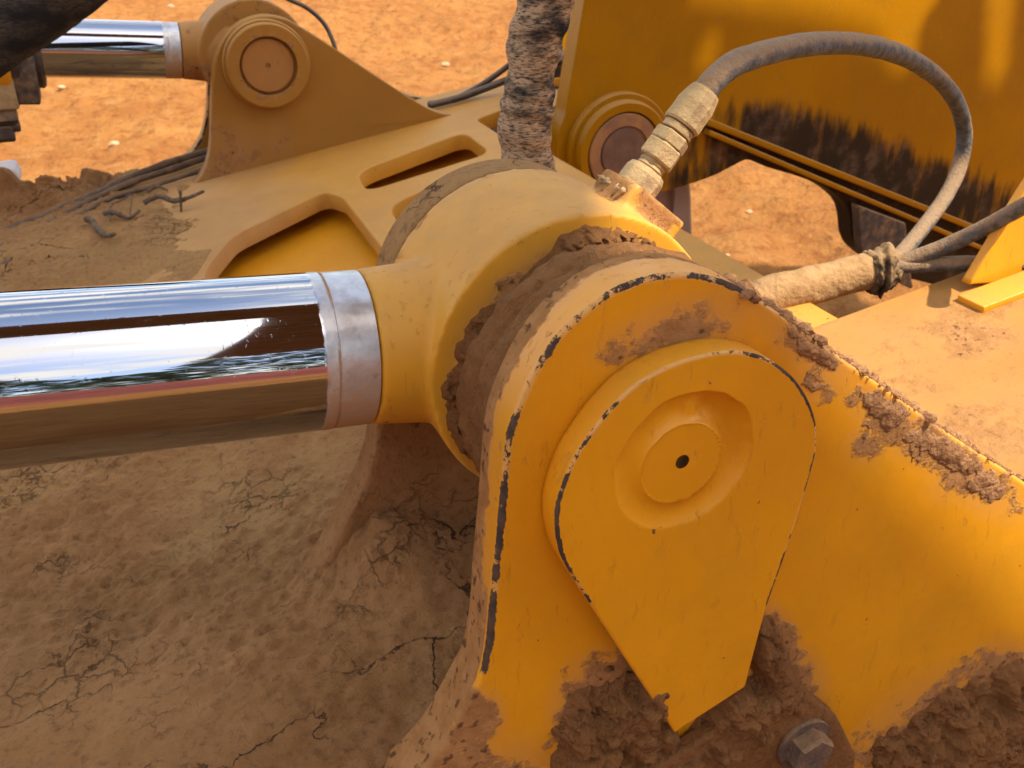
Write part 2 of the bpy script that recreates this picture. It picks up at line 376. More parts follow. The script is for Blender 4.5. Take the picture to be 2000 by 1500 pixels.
M_RUBBER = simple('hose_rubber', (.055, .056, .054), (.13, .128, .118), .7, 110, .8, .003, dust=.75, dcol=(.33, .20, .095), spec=.25)
M_CABLE = simple('black_cable', (.02, .021, .022), (.04, .04, .04), .5, 60, .3, .001, dust=.25)
M_FIT = simple('dusty_fitting', (.42, .28, .12), (.28, .18, .085), .85, 85, .8, .002, dust=.5, dcol=(.45, .30, .12))
M_DARK = simple('dark_steel', (.03, .024, .02), (.075, .05, .035), .6, 45, .5, .002, dust=.35)
M_RUST = simple('rusty_bolt', (.075, .05, .038), (.16, .09, .05), .7, 70, .9, .003, dust=.3)
M_TAPE = simple('muddy_tape', (.02, .018, .015), (.11, .075, .04), .85, 55, .9, .004, dust=.75, dcol=(.36, .215, .095), spec=.15)
M_WRAP = simple('dusty_wrap', (.40, .235, .10), (.30, .17, .07), .95, 55, .8, .004, spec=.1)
M_STONE = simple('pale_stone', (.40, .24, .12), (.48, .31, .17), .9, 60, .5, .004, spec=.2)
M_BLOCK = simple('grey_cast_metal', (.36, .35, .34), (.46, .38, .32), .7, 40, .4, .002)
M_TAUPE = simple('dusty_grey_post', (.26, .20, .16), (.33, .245, .19), .9, 12, .3, .003, spec=.2)
M_TWIG = simple('dry_twig', (.085, .055, .03), (.19, .13, .08), .9, 90, .6, .002, spec=.2)
M_PIN = paint('pin_paint', c1=(.46, .20, .03), c2=(.36, .15, .035), dust_up=.4, dust_all=.14, rough=.5)

def chrome_mat(name, p_end, axis, dull0, dull1):
    """hard chrome rod; towards the eye the plating stops and the bare steel is dusty"""
    t = NT(name)
    d = t.vmath('DOT_PRODUCT', t.vmath('SUBTRACT', t.pos, tuple(p_end)), tuple(axis))   # metres from the rod's welded end
    e = t.math('ADD', d, t.math('MULTIPLY', t.math('SUBTRACT', t.noise(120, 4, vec=t.scaled((.2, 1, 1))), .5), .003))
    dull = t.math('SUBTRACT', 1, t.ss(e, dull0, dull1))
    sm = t.noise(18, 6, .6, vec=t.scaled((.35, 1, 1)))
    col = t.mix(dull, (.41, .42, .44), t.mix(t.ss(t.noise(70, 6, .65), .35, .7), (.60, .585, .56), (.44, .41, .38)))
    rough = t.mixf(dull, t.ss(sm, .35, .75, .035, .10), t.ss(t.noise(60, 5), .3, .7, .30, .46))
    # clay that splashed on the lower side and a hairline stain at the weld groove
    dn = t.vmath('DOT_PRODUCT', t.geo.outputs['Normal'], (0, -.35, -1))
    cl = t.math('ADD', t.math('MULTIPLY', dn, .55), t.math('MULTIPLY', t.math('SUBTRACT', t.noise(90, 8, .7), .5), 1.1))
    cl = t.math('MULTIPLY', t.ss(cl, -.05, .42), dull)
    speck = t.math('MULTIPLY', t.ss(t.noise(260, 5, .7), .64, .7), dull)
    st = t.math('SUBTRACT', 1, t.ss(t.math('ABSOLUTE', t.math('SUBTRACT', e, dull0 * .80)), .0004, .0016))
    st = t.math('MULTIPLY', st, t.ss(t.noise(25, 3), .42, .55))
    film = t.math('MULTIPLY', t.ss(t.noise(300, 3), .6, .8), .10)
    m = t.math('MAXIMUM', t.math('MAXIMUM', cl, t.math('MULTIPLY', speck, .8)), t.math('MAXIMUM', st, film))
    col = t.mix(m, col, (.40, .24, .13)); rough = t.mixf(m, rough, .85)
    met = t.math('SUBTRACT', 1, m)
    h = t.math('ADD', t.math('MULTIPLY', t.noise(160, 4), dull), t.math('MULTIPLY', m, .5))
    wob = t.noise(7, 2, .4, vec=t.scaled((.25, 1, 1)))
    nb = t.bump(wob, .02, .004); nb = t.bump(h, .18, .0015, nb)
    return t.fin(col, rough, nb, met)

def braid_mat(name, dustc=(.34, .24, .17), amt=1.):
    t = NT(name)
    big = t.noise(17, 5, .62, vec=t.scaled((.7, .7, 1.5))); w = t.noise(420, 3, .6, vec=t.scaled((.35, .35, 1.4)))
    m = t.math('MULTIPLY', t.ss(big, .40, .58), t.ss(w, .28, .6)); m = t.math('MULTIPLY', m, amt)
    col = t.mix(m, (.018, .017, .017), dustc)
    h = t.math('ADD', w, t.math('MULTIPLY', t.noise(60, 4), .5))
    return t.fin(col, .93, t.bump(h, .9, .003), spec=.15)
M_BRAID = braid_mat('braided_sleeve_cloth', (.48, .31, .17), 1.1)
M_WEAVE = braid_mat('black_woven_cloth', (.10, .075, .055), .7)

# ------------------------------------------------------------------ ground
def ground():
    t = NT('red_clay')
    a, b = (.33, .142, .038), (.27, .104, .028)
    col = t.mix(t.ss(t.noise(.8, 5, .6), .35, .65), a, b)
    col = t.mix(t.math('MULTIPLY', t.ss(t.noise(5, 7, .65, vec=t.scaled((1, .6, 1))), .42, .72), .7), col, (.37, .18, .055))
    col = t.mix(t.math('MULTIPLY', t.ss(t.noise(11, 8, .75), .47, .66), .8), col, (.19, .064, .018))
    col = t.mix(t.math('MULTIPLY', t.ss(t.noise(60, 4, .7), .62, .75), .35), col, (.39, .225, .09))
    h = t.math('ADD', t.noise(6, 8, .62), t.math('MULTIPLY', t.noise(40, 6, .65), .35))
    m = t.fin(col, .95, t.bump(h, 1.0, .06), spec=.05)
    xs = np.linspace(-3.5, 9, 300); ys = np.linspace(.3, 17, 380)
    Xg, Yg = np.meshgrid(xs, ys, indexing='ij'); p = np.c_[Xg.ravel(), Yg.ravel(), np.zeros(Xg.size)]
    h = (fbm(p, 1.1, 3) - .5) * .12 + (fbm(p, 5, 4) - .5) * .09 + (fbm(p + 9, 15, 4, .6) - .5) * .07
    # tyre ruts and cleat marks
    for ox, oy, an, w in ((-.2, 6, .35, .30), (1.6, 8, .35, .30), (3.2, 7.5, -.9, .35), (.1, 5.2, .2, .16)):
        ca, sa = math.cos(an), math.sin(an); u = (p[:, 0] - ox) * sa + (p[:, 1] - oy) * ca; v = (p[:, 0] - ox) * ca - (p[:, 1] - oy) * sa
        msk = sstep(w, w * .7, np.abs(v)) * sstep(4.5, 3, np.abs(u))
        h = h * (1 - .5 * msk) + msk * (-.02 + .014 * np.sin(u * 2 * np.pi / .14 + np.abs(v) * 9))
    edge = np.minimum.reduce([p[:, 0] + 3.5, 9 - p[:, 0], p[:, 1] - .3, 17 - p[:, 1]]); h = h * sstep(0, .5, edge)
    p[:, 2] = h
    nv = len(p); f = grid_faces(len(xs), len(ys))
    # the sheet goes on flat to the horizon
    S = 400; nx, ny = len(xs), len(ys); idx = lambda i, j: i * ny + j
    ring = [(-S, -S, 0), (S, -S, 0), (S, S, 0), (-S, S, 0)]
    p = np.vstack([p, ring]); A0, B0, C0, D0 = nv, nv + 1, nv + 2, nv + 3
    f += [tuple([A0, B0] + [idx(i, 0) for i in range(nx - 1, -1, -1)]), tuple([B0, C0] + [idx(nx - 1, j) for j in range(ny - 1, -1, -1)]),
          tuple([C0, D0] + [idx(i, ny - 1) for i in range(nx)]), tuple([D0, A0] + [idx(0, j) for j in range(ny)])]
    o = mesh_obj('ground', p, f, m, None, True, origin=(0, 0, 0)); tag(o, kind='structure', label='sunlit orange red clay ground with tyre tracks')
ground()

# ------------------------------------------------------------------ lug outlines (x,z) relative to the pin axis
def trace(px, Y, n=None, closed=True, sm=True):
    q = np.array([P(x, y, Y) for x, y in px])[:, (0, 2)]
    if n is None: return q
    return spline(q, n, closed) if sm else polyline(q, n, closed)

Y_LF, Y_LB = -.164, -.130                    # outer lug of the near cylinder
front = trace([(900, 1400), (925, 1355), (940, 1324), (954, 1252), (962, 1156), (972, 1060), (980, 975), (986, 904), (996, 840), (1022, 772), (1054, 708), (1096, 650),
               (1144, 606), (1192, 570), (1262, 543), (1335, 533), (1384, 540), (1433, 555), (1468, 575), (1510, 603), (1562, 641), (1650, 704), (1737, 764), (1860, 851), (1990, 935), (2200, 1075)], Y_LF)
top = spline(front, 190)
fl = trace([(900, 1400), (866, 1460), (835, 1500), (790, 1545)], Y_LF)
flare = spline(fl[::-1], 26)[:-1]
rest = np.vstack([polyline([top[-1], P(2350, 1200, Y_LF)[[0, 2]], P(2250, 1750, Y_LF)[[0, 2]], P(1250, 1950, Y_LF)[[0, 2]], P(700, 1800, Y_LF)[[0, 2]], flare[0]], 60, closed=False)[1:-1]])
lug_out = np.vstack([flare, top, rest])

frame = thing('machine_frame', 'dusty yellow steel frame with paired pin lugs and a muddy slotted deck between them', 'machine frame', (0, .6, .0))
def blobs(uv, L):
    r = np.zeros(len(uv))
    for x, y, rad, amt, *st in L:
        k = st[0] if st else 1.; an = math.radians(st[1]) if len(st) > 1 else 0
        dx, dy = uv[:, 0] - x, uv[:, 1] - y; a = dx * math.cos(an) + dy * math.sin(an); b = -dx * math.sin(an) + dy * math.cos(an)
        r = np.maximum(r, amt * np.clip(1 - np.sqrt((a / k) ** 2 + b ** 2) / rad, 0, 1) ** .6)
    return r
def lug_attr(V, ED):
    uv = proj(V); fr = np.abs(V[:, 1] - Y_LF) < .008
    d = blobs(uv, [(1590, 680, 70, .75, 2.2, 35), (1600, 740, 70, .62), (1760, 830, 75, .78, 2.4, 37), (1690, 870, 60, .62), (1900, 930, 80, .75, 2.2, 35), (1850, 940, 70, .55),
                   (1325, 645, 85, .74, 2.6, -18), (1195, 1390, 150, 1.0), (1250, 1330, 100, .95), (1500, 1260, 80, .95, 1.4, 75), (1530, 1340, 110, .95), (930, 1400, 75, 1.0), (890, 1490, 110, 1.0),
                   (1000, 1560, 160, .8), (1850, 1430, 150, .9, 1.8, -32), (1760, 1500, 140, .9), (1960, 1330, 110, .8), (1480, 585, 60, .55)])
    side = V[:, 1] > Y_LF + .006
    back = sstep(Y_LF + .012, Y_LB - .002, V[:, 1])
    ds = np.clip(.30 + .75 * back + .5 * sstep(1000, 1300, uv[:, 1]) - .22 * sstep(1020, 1200, uv[:, 0]) * (uv[:, 0] < 1400) + .3 * sstep(1400, 1500, uv[:, 0]), 0, 1)
    d = np.where(side, ds * .95, d)
    ch = ED * np.where(uv[:, 0] < 1480, 1.0, .45) * np.where(uv[:, 1] > 1330, .2, 1)
    return {'dirt': d, 'chip': ch}
plate('lug_plate', lug_out, Y_LF, Y_LB, M_LUG, frame, center=P(1250, 1250, Y_LF)[[0, 2]], bev=.0022, nr=80, attr=lug_attr, chipw=.0026)
# boss welded on the inside of the lug, packed with brown clay
bt = np.linspace(0, 1, 26); bn = 220; ba = np.linspace(0, 2 * np.pi, bn, endpoint=False); BV = [np.c_[.06 * np.cos(ba), np.full(bn, -.0735), ZC + .06 * np.sin(ba)]]
for t_ in bt:
    yy = -.0735 - .058 * t_; rr_ = .085 + .007 * min(1, t_ * 6) - .004 * math.exp(-((t_ - .45) / .05) ** 2)
    pp = np.c_[np.cos(ba), np.full(bn, yy), np.sin(ba)]; rr_ = rr_ + (fbm(pp * (.09, 1, .09), 60, 4, .6) - .5) * .008 + (fbm(pp * (.09, 1, .09) + 3, 190, 3, .6) - .5) * .003
    BV.append(np.c_[rr_ * np.cos(ba), np.full(bn, yy), ZC + rr_ * np.sin(ba)])
mesh_obj('lug_boss', np.vstack(BV), grid_faces(len(BV), bn, True), M_MUDRED, frame)

def far_attr(V, ED):
    uv = proj(V)
    d = blobs(uv, [(460, 300, 90, .62), (540, 280, 60, .5), (430, 340, 80, .75), (600, 55, 30, .45, 1.8, 60), (420, 250, 40, .5)])
    return {'dirt': d, 'chip': ED * .55}
def inner_lug(yf, yb, px, mat, attr, cx, cz, name='lug_plate'):
    q = spline(np.array([P(x, y, yf) for x, y in px])[:, (0, 2)], 180)
    b0 = q[0]; b1 = q[-1]
    low = polyline([b1, b1 + (.03, -.05), b0 + (-.02, -.05), b0], 30, closed=False)[1:-1]
    return plate(name, np.vstack([q, low]), yf, yb, mat, frame, center=(cx, cz), bev=.003, nr=20, attr=attr, chipw=.003)
YI = 1.30
far_px = [(360, 372), (388, 350), (405, 318), (412, 275), (413, 220), (415, 160), (420, 118), (438, 76), (470, 45), (512, 31), (555, 36), (592, 55), (640, 85), (720, 138), (800, 190), (845, 215), (880, 224), (915, 222)]
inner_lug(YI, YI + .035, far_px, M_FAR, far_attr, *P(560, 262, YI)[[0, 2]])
# the near cylinder's inner lug, mirrored shape
YN = .062
def near_attr(V, ED):
    uv = proj(V); d = np.clip(sstep(700, 860, uv[:, 1]) * 1.1 + .25, 0, 1)
    return {'dirt': d, 'chip': ED * 0, 'thin': np.clip(sstep(900, 500, uv[:, 1]) * 1.0 - .1, 0, 1)}
ang = np.radians(np.linspace(192, 45, 26))
arc = [(math.cos(a) * .097, ZC + math.sin(a) * .097) for a in ang]
leg = [tuple(P(x, y, YN)[[0, 2]]) for x, y in ((560, 1215), (612, 1140), (652, 1072), (684, 1008), (708, 958), (726, 912), (737, 860))]
sl_ = [(.105, ZC + .045), (.15, ZC - .005), (.20, ZC - .065), (.25, ZC - .115), (.30, ZC - .150)]
q = spline(np.array(leg + arc[2:] + sl_), 200)
low = polyline([q[-1], q[-1] + (.0, -.05), q[0] + (0, -.05), q[0]], 30, closed=False)[1:-1]
plate('lug_plate', np.vstack([q, low]), YN, YN + .035, M_MUD, frame, center=(.02, ZC - .13), bev=.004, nr=20, attr=near_attr, chipw=.003)
# the far cylinder's outer lug
YO = 1.49
q = spline(np.array([P(x, y, YO) for x, y in ((250, 345), (320, 330), (365, 305), (392, 270), (404, 220), (408, 150), (420, 80), (455, 40), (500, 22), (545, 26), (600, 70), (700, 130), (790, 183), (880, 200))])[:, (0, 2)], 150)
low = polyline([q[-1], q[-1] + (.03, -.12), q[0] + (-.05, -.12), q[0]], 30, closed=False)[1:-1]
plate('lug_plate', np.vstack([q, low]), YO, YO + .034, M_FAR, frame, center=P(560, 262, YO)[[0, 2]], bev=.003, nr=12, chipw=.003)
# weld-on boss of the far lug
fc = P(520, 125, YI)
def bossattr(V): return {'chip': np.where(np.abs(V[:, 1] - (YI - .03)) < .002, .5, .1), 'dirt': np.where(np.linalg.norm(V[:, (0, 2)] - fc[[0, 2]], axis=1) < .052, .5, .1)}
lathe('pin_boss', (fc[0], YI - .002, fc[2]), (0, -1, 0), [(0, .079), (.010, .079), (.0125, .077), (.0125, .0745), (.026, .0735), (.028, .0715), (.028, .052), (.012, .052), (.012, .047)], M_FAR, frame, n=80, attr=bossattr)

# ------------------------------------------------------------------ deck
def fill2d(loops, thick, bev):
    cu = bpy.data.curves.new('tmp', 'CURVE'); cu.dimensions = '2D'; cu.fill_mode = 'BOTH'; cu.extrude = thick / 2 - bev; cu.bevel_depth = bev; cu.bevel_resolution = 2; cu.offset = -bev
    for L in loops:
        s = cu.splines.new('POLY'); s.points.add(len(L) - 1); s.use_cyclic_u = True
        for p_, c in zip(s.points, L): p_.co = (c[0], c[1], 0, 1)
    o = bpy.data.objects.new('tmp', cu); COL.objects.link(o); dg = bpy.context.evaluated_depsgraph_get(); dg.update()
    me = bpy.data.meshes.new_from_object(o.evaluated_get(dg)); bpy.data.objects.remove(o)
    V = np.array([v.co[:] for v in me.vertices]); Fs = [tuple(p_.vertices) for p_ in me.polygons]; bpy.data.meshes.remove(me)
    return V, Fs
def dpx(L, n=70, sm=False, rnd=.0):
    q = np.array([to_dk(D(x, y))[0][:2] for x, y in L])
    if rnd:                                    # rounded corners
        out = []
        m = len(q)
        for i in range(m):
            a, b, c = q[i - 1], q[i], q[(i + 1) % m]; r = L[i][2] if len(L[i]) > 2 else rnd
            pa = b + unit(a - b) * min(r, .45 * np.linalg.norm(a - b)); pc = b + unit(c - b) * min(r, .45 * np.linalg.norm(c - b))
            for t in np.linspace(0, 1, 9): out.append((1 - t) ** 2 * pa + 2 * t * (1 - t) * b + t * t * pc)
        return np.array(out)
    return q
def corners(L, rnd):
    q = [np.array(c, float) for c in L]; out = []; m = len(q)
    for i in range(m):
        a, b, c = q[i - 1], q[i], q[(i + 1) % m]
        pa = b + unit(a - b) * min(rnd, .45 * np.linalg.norm(a - b)); pc = b + unit(c - b) * min(rnd, .45 * np.linalg.norm(c - b))
        for t in np.linspace(0, 1, 9): out.append((1 - t) ** 2 * pa + 2 * t * (1 - t) * b + t * t * pc)
    return np.array(out)
ex = lambda x: x / DE[0]
deck_out = corners([(ex(-1.1), -.128), (ex(.425), -.128), (ex(.425), 1.16), (ex(.60), 1.18), (ex(.60), 1.488), (ex(-1.1), 1.488)], .012)
holes = []
def hp(L, r): return np.array(dpx([(x, y) for x, y in L], rnd=r))
holes.append(hp([(378, 640), (404, 520), (455, 460), (632, 374), (668, 385), (762, 505), (770, 640)], .022))
holes.append(hp([(697, 336), (905, 258), (958, 298), (715, 374)], .035))
holes.append(hp([(758, 402), (870, 352), (1010, 410), (830, 520)], .04))
holes.append(hp([(930, 233), (985, 212), (1012, 236), (1000, 262), (985, 268)], .012))
V, Fs = fill2d([deck_out] + holes, .03, .0025)
W = np.array([dk(v[0], v[1], v[2] - .015) for v in V]); sharp(mesh_obj('deck_plate', W, Fs, M_DECK, frame), 30)
V, Fs = fill2d([corners([(ex(-.9), -.12), (ex(.41), -.12), (ex(.41), 1.17), (ex(.58), 1.19), (ex(.58), 1.45), (ex(-.9), 1.45)], .01)], .012, .001)
W = np.array([dk(v[0], v[1], v[2] - .062) for v in V]); mesh_obj('deck_floor', W, Fs, M_HOLE, frame)
V, Fs = fill2d([corners([(ex(.428), -.128), (ex(1.1), -.128), (ex(1.1), .172), (ex(.428), .172)], .006)], .03, .002)
def sundeck_w(): return np.array([dk(v[0], v[1], v[2] - .018) for v in V])
# the sunlit part of the deck is a dense sheet so that spots of clay can lie on it
gx, gy = np.meshgrid(np.linspace(ex(.26), ex(1.1), 150), np.linspace(-.128, .172, 70), indexing='ij')
top_ = np.array([dk(a, b, .003) for a, b in zip(gx.ravel(), gy.ravel())]); uv = proj(top_)
dirt_ = np.clip(.02 + .25 * fbm(np.c_[gx.ravel(), gy.ravel(), 0 * gx.ravel()], 9, 4) + blobs(uv, [(1895, 655, 75, .55, 1.7), (1880, 640, 120, .42, 1.6), (1600, 615, 70, .5), (1650, 780, 180, .45, 2), (1900, 850, 160, .45, 2), (1750, 680, 150, .36, 2), (1960, 600, 100, .3)]), 0, 1)
bot_ = np.array([dk(a, b, -.03) for a, b in zip(gx.ravel(), gy.ravel())])
nx_, ny_ = gx.shape; nn_ = len(top_); f_ = grid_faces(nx_, ny_)
rim = [i * ny_ for i in range(nx_)] + [(nx_ - 1) * ny_ + j for j in range(1, ny_)] + [i * ny_ + ny_ - 1 for i in range(nx_ - 2, -1, -1)] + [j for j in range(ny_ - 2, 0, -1)]
VV = np.vstack([top_, bot_[rim]]); f2 = f_ + [(rim[i], rim[(i + 1) % len(rim)], nn_ + (i + 1) % len(rim), nn_ + i) for i in range(len(rim))]
f2.append(tuple(nn_ + i for i in range(len(rim))))
sharp(mesh_obj('deck_wing', VV, f2, M_SUNDECK, frame, True, {'dirt': np.r_[dirt_, np.zeros(len(rim))], 'chip': np.zeros(len(VV))}), 40)

# ------------------------------------------------------------------ dried mud on the deck
def deck_mud():
    xs = np.linspace(-.95, .22, 430); ys = np.r_[np.linspace(-.127, .55, 330)[:-1], np.linspace(.55, 1.505, 300)]
    Xg, Yg = np.meshgrid(xs, ys, indexing='ij'); a = np.c_[Xg.ravel() / DE[0], Yg.ravel()]; q = np.c_[a, np.zeros(len(a))]
    h = .010 + (fbm(q, 5, 4) - .5) * .022 + (fbm(q + 5, 22, 4, .55) - .5) * .012
    rough_zone = sstep(.42, .62, fbm(q + 3, 4.2, 3)); h += (fbm(q + 7, 85, 4, .65) - .5) * (.005 + .012 * rough_zone)
    # heaped against the flared feet of the lugs
    foot = to_dk(P(690, 1000, YN))[0]; h += .05 * np.exp(-(((a[:, 0] - foot[0] - .02) / .045) ** 2 + ((a[:, 1] - YN - .0) / .05) ** 2))
    h += .04 * np.exp(-np.maximum(-.055 - a[:, 0], 0) / .03) * np.exp(-np.maximum(a[:, 1] + .128, 0) / .035)
    h += .055 * np.exp(-((a[:, 1] - 1.46) / .05) ** 2) * np.clip(fbm(q, 13, 4, .6) * 2.6 - .9, 0, 2) * sstep(-.05, -.2, a[:, 0])
    # where the mud thins out and the painted plate shows: towards the slotted part
    edge = a[:, 0] + .17 + (fbm(q + 1, 7, 5, .6) - .5) * .36 - .35 * sstep(.55, .30, a[:, 1])
    edge = np.where(a[:, 1] > 1.36, edge * .8 + .02, edge)
    h = h * (1 - sstep(-.13, .05, edge)) - .008 * sstep(-.03, .06, edge)
    h = np.where(edge < -.15, np.maximum(h, .0025 + .001 * fbm(q, 60, 2)), h)
    for H in holes:                            # keep clear of the cut-outs
        c = H.mean(0); r = np.linalg.norm(H - c, axis=1); an = np.arctan2(*(H - c).T[::-1]); o_ = np.argsort(an)
        da = a - c; rr = np.interp(np.arctan2(da[:, 1], da[:, 0]), an[o_], r[o_], period=2 * np.pi)
        k = sstep(1.12, 1.0, np.linalg.norm(da, axis=1) / rr); h = h * (1 - k) - .012 * k
    tear = (fbm(q + 21, 26, 4, .6) - .5) * .14 + (fbm(q + 2, 5, 2) - .5) * .05
    lim = sstep(1.485, 1.503, a[:, 1] + tear); h = h * (1 - lim) - .035 * lim
    W = DO + DE * a[:, :1] + np.c_[np.zeros(len(a)), a[:, 1], np.zeros(len(a))] + DN * (h[:, None])
    fs = grid_faces(len(xs), len(ys))
    keep = h > -.0075
    fs = [f for f in fs if keep[f[0]] or keep[f[1]] or keep[f[2]] or keep[f[3]]]
    used = np.zeros(len(W), bool); used[np.array(fs).ravel()] = True; mp = np.cumsum(used) - 1
    fs = [tuple(int(mp[i]) for i in f) for f in fs]
    thin = np.clip(1.05 - h / .008, 0, 1) + .25 * sstep(.40, .22, np.hypot(a[:, 0] + .44, (a[:, 1] - .42))) + .55 * sstep(.6, .8, a[:, 1]) * sstep(1.42, 1.2, a[:, 1])
    o = mesh_obj('dried_mud', W[used], fs, M_MUD, None, True, {'thin': np.clip(thin, 0, 1)[used]}, origin=dk(-.3, .3))
    tag(o, 'layer of cracked dry brown mud caked over the frame deck under the chrome rod', 'mud', kind='stuff')
deck_mud()

# ------------------------------------------------------------------ hydraulic cylinders
RD = unit((-.9967, 0, .0817))                # the rods run this way from their eyes
def rod_eye(name, c, parent, mat, w=.055, r=.1, port=True, attr=None):
    bm = bmesh.new()
    def cyl(p0, p1, r0_, r1_, n=72):
        d = Vector(p1) - Vector(p0); mat4 = Matrix.Translation((Vector(p0) + Vector(p1)) / 2) @ d.to_track_quat('Z', 'Y').to_matrix().to_4x4()
        bmesh.ops.create_cone(bm, cap_ends=True, segments=n, radius1=r0_, radius2=r1_, depth=d.length, matrix=mat4)
    cyl(c + (0, -w, 0), c + (0, w, 0), r, r)
    L = .1286
    cyl(c + RD * L, c + RD * .088, .0500, .0535); cyl(c + RD * .0885, c + RD * .05, .0535, .075); cyl(c + RD * .0505, c, .075, .075)
    if port:
        pc = P(1252, 392, -.002); axp = unit(pc - c); axp[1] = 0
        rot = Vector(axp).to_track_quat('Z', 'Y').to_matrix().to_4x4()
        bmesh.ops.create_cube(bm, size=1, matrix=Matrix.Translation(Vector(pc - axp * .02)) @ rot @ Matrix.Diagonal((.046, .05, .05, 1)))
    me = bpy.data.meshes.new('t'); bm.to_mesh(me); bm.free(); o = bpy.data.objects.new('t', me); COL.objects.link(o)
    m1 = o.modifiers.new('r', 'REMESH'); m1.mode = 'VOXEL'; m1.voxel_size = .0022
    m2 = o.modifiers.new('s', 'SMOOTH'); m2.factor = .5; m2.iterations = 5
    dg = bpy.context.evaluated_depsgraph_get(); dg.update(); e = bpy.data.meshes.new_from_object(o.evaluated_get(dg)); bpy.data.objects.remove(o)
    V = np.array([v.co[:] for v in e.vertices]); fs = [tuple(p_.vertices) for p_ in e.polygons]; bpy.data.meshes.remove(e)
    dl = (V - c) @ RD; rad = np.linalg.norm((V - c) - np.outer(dl, RD), axis=1)
    return mesh_obj(name, V, fs, mat, parent, True, attr(V) if attr else None)
def eye_attr(V):
    d = V - np.array((0, 0, ZC)); r = np.hypot(d[:, 0], d[:, 2]); an = np.degrees(np.arctan2(d[:, 2], d[:, 0]))
    face = d[:, 1] < -.046
    rimv = np.exp(-((r - .097) / .0035) ** 2) * np.exp(-((d[:, 1] + .052) / .004) ** 2)
    dirt = np.where(face, np.clip(1.25 - (r - .06) / .033, 0, 1) * .9, 0)
    low = sstep(-.03, -.09, d[:, 2]); dirt = np.maximum(dirt, low * .75 * (d[:, 0] > -.12))
    dirt = np.maximum(dirt, .42 * sstep(.028, .05, d[:, 1]) * sstep(-.08, .0, d[:, 2]))
    fillet = np.exp(-((np.hypot(d[:, 0] + .075, 0)) / .02) ** 2) * sstep(.0, -.05, d[:, 2]); dirt = np.maximum(dirt, fillet * .35)
    pcd = np.linalg.norm(V - P(1245, 388, 0), axis=1); dirt = np.maximum(dirt, .8 * sstep(.05, .02, pcd))
    return {'chip': rimv * .92, 'dirt': dirt}
C0 = np.array((0, 0, ZC))
cyl1 = thing('hydraulic_cylinder', 'large polished chrome cylinder rod with thick yellow eye pinned to the nearer lug', 'hydraulic cylinder', C0, 'hydraulic cylinders of the frame')
e1 = C0 + RD * .1286
lathe('rod', e1 + RD * .0004, RD, [(0, .0478), (0, .0488), (.0008, .0496), (.024, .0496), (.0243, .0490), (.0254, .0490), (.0257, .0500), (1.4, .0500)], chrome_mat('chrome_rod', e1, RD, .0315, .0345), cyl1, n=160)
rod_eye('rod_eye', C0, cyl1, M_EYE, attr=eye_attr)
YF = 1.395
cf = P(505, 112, YF) ; ra, rb = P(350, 99, YF), P(60, 93, YF); cf = ra + unit(ra - rb) * .13
RDf = unit(rb - ra)
cyl2 = thing('hydraulic_cylinder', 'smaller looking chrome cylinder rod across the deck with dark gland and far lug', 'hydraulic cylinder', cf, 'hydraulic cylinders of the frame')
lathe('rod', ra, RDf, [(0, .0478), (0, .0495), (.028, .0495), (.0283, .0500), (1.2, .0500)], chrome_mat('chrome_rod_far', ra, RDf, .026, .030), cyl2, n=96)
RD_keep = RD; RD = RDf
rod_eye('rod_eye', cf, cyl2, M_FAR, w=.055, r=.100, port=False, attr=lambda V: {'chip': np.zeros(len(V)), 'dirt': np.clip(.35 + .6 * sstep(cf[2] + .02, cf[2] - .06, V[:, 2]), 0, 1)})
RD = RD_keep
g0 = P(82, 96, YF)
gl = lathe('gland', g0, RDf, [(0, .052), (0, .062), (.004, .066), (.034, .066), (.036, .078), (.04, .080), (.09, .080), (.092, .07), (.8, .07)], M_DARK, cyl2, n=64)
barrel = lathe('barrel', g0 + RDf * .05, RDf, [(0, .05), (0, .086), (.004, .090), (.6, .090)], M_PAINT, cyl2, n=64)
box('port_block', P(46, 150, YF - .04), RDf, (0, 1, 0), np.cross(RDf, (0, 1, 0)), (.045, .06, .085), M_DARK, gl, .004)

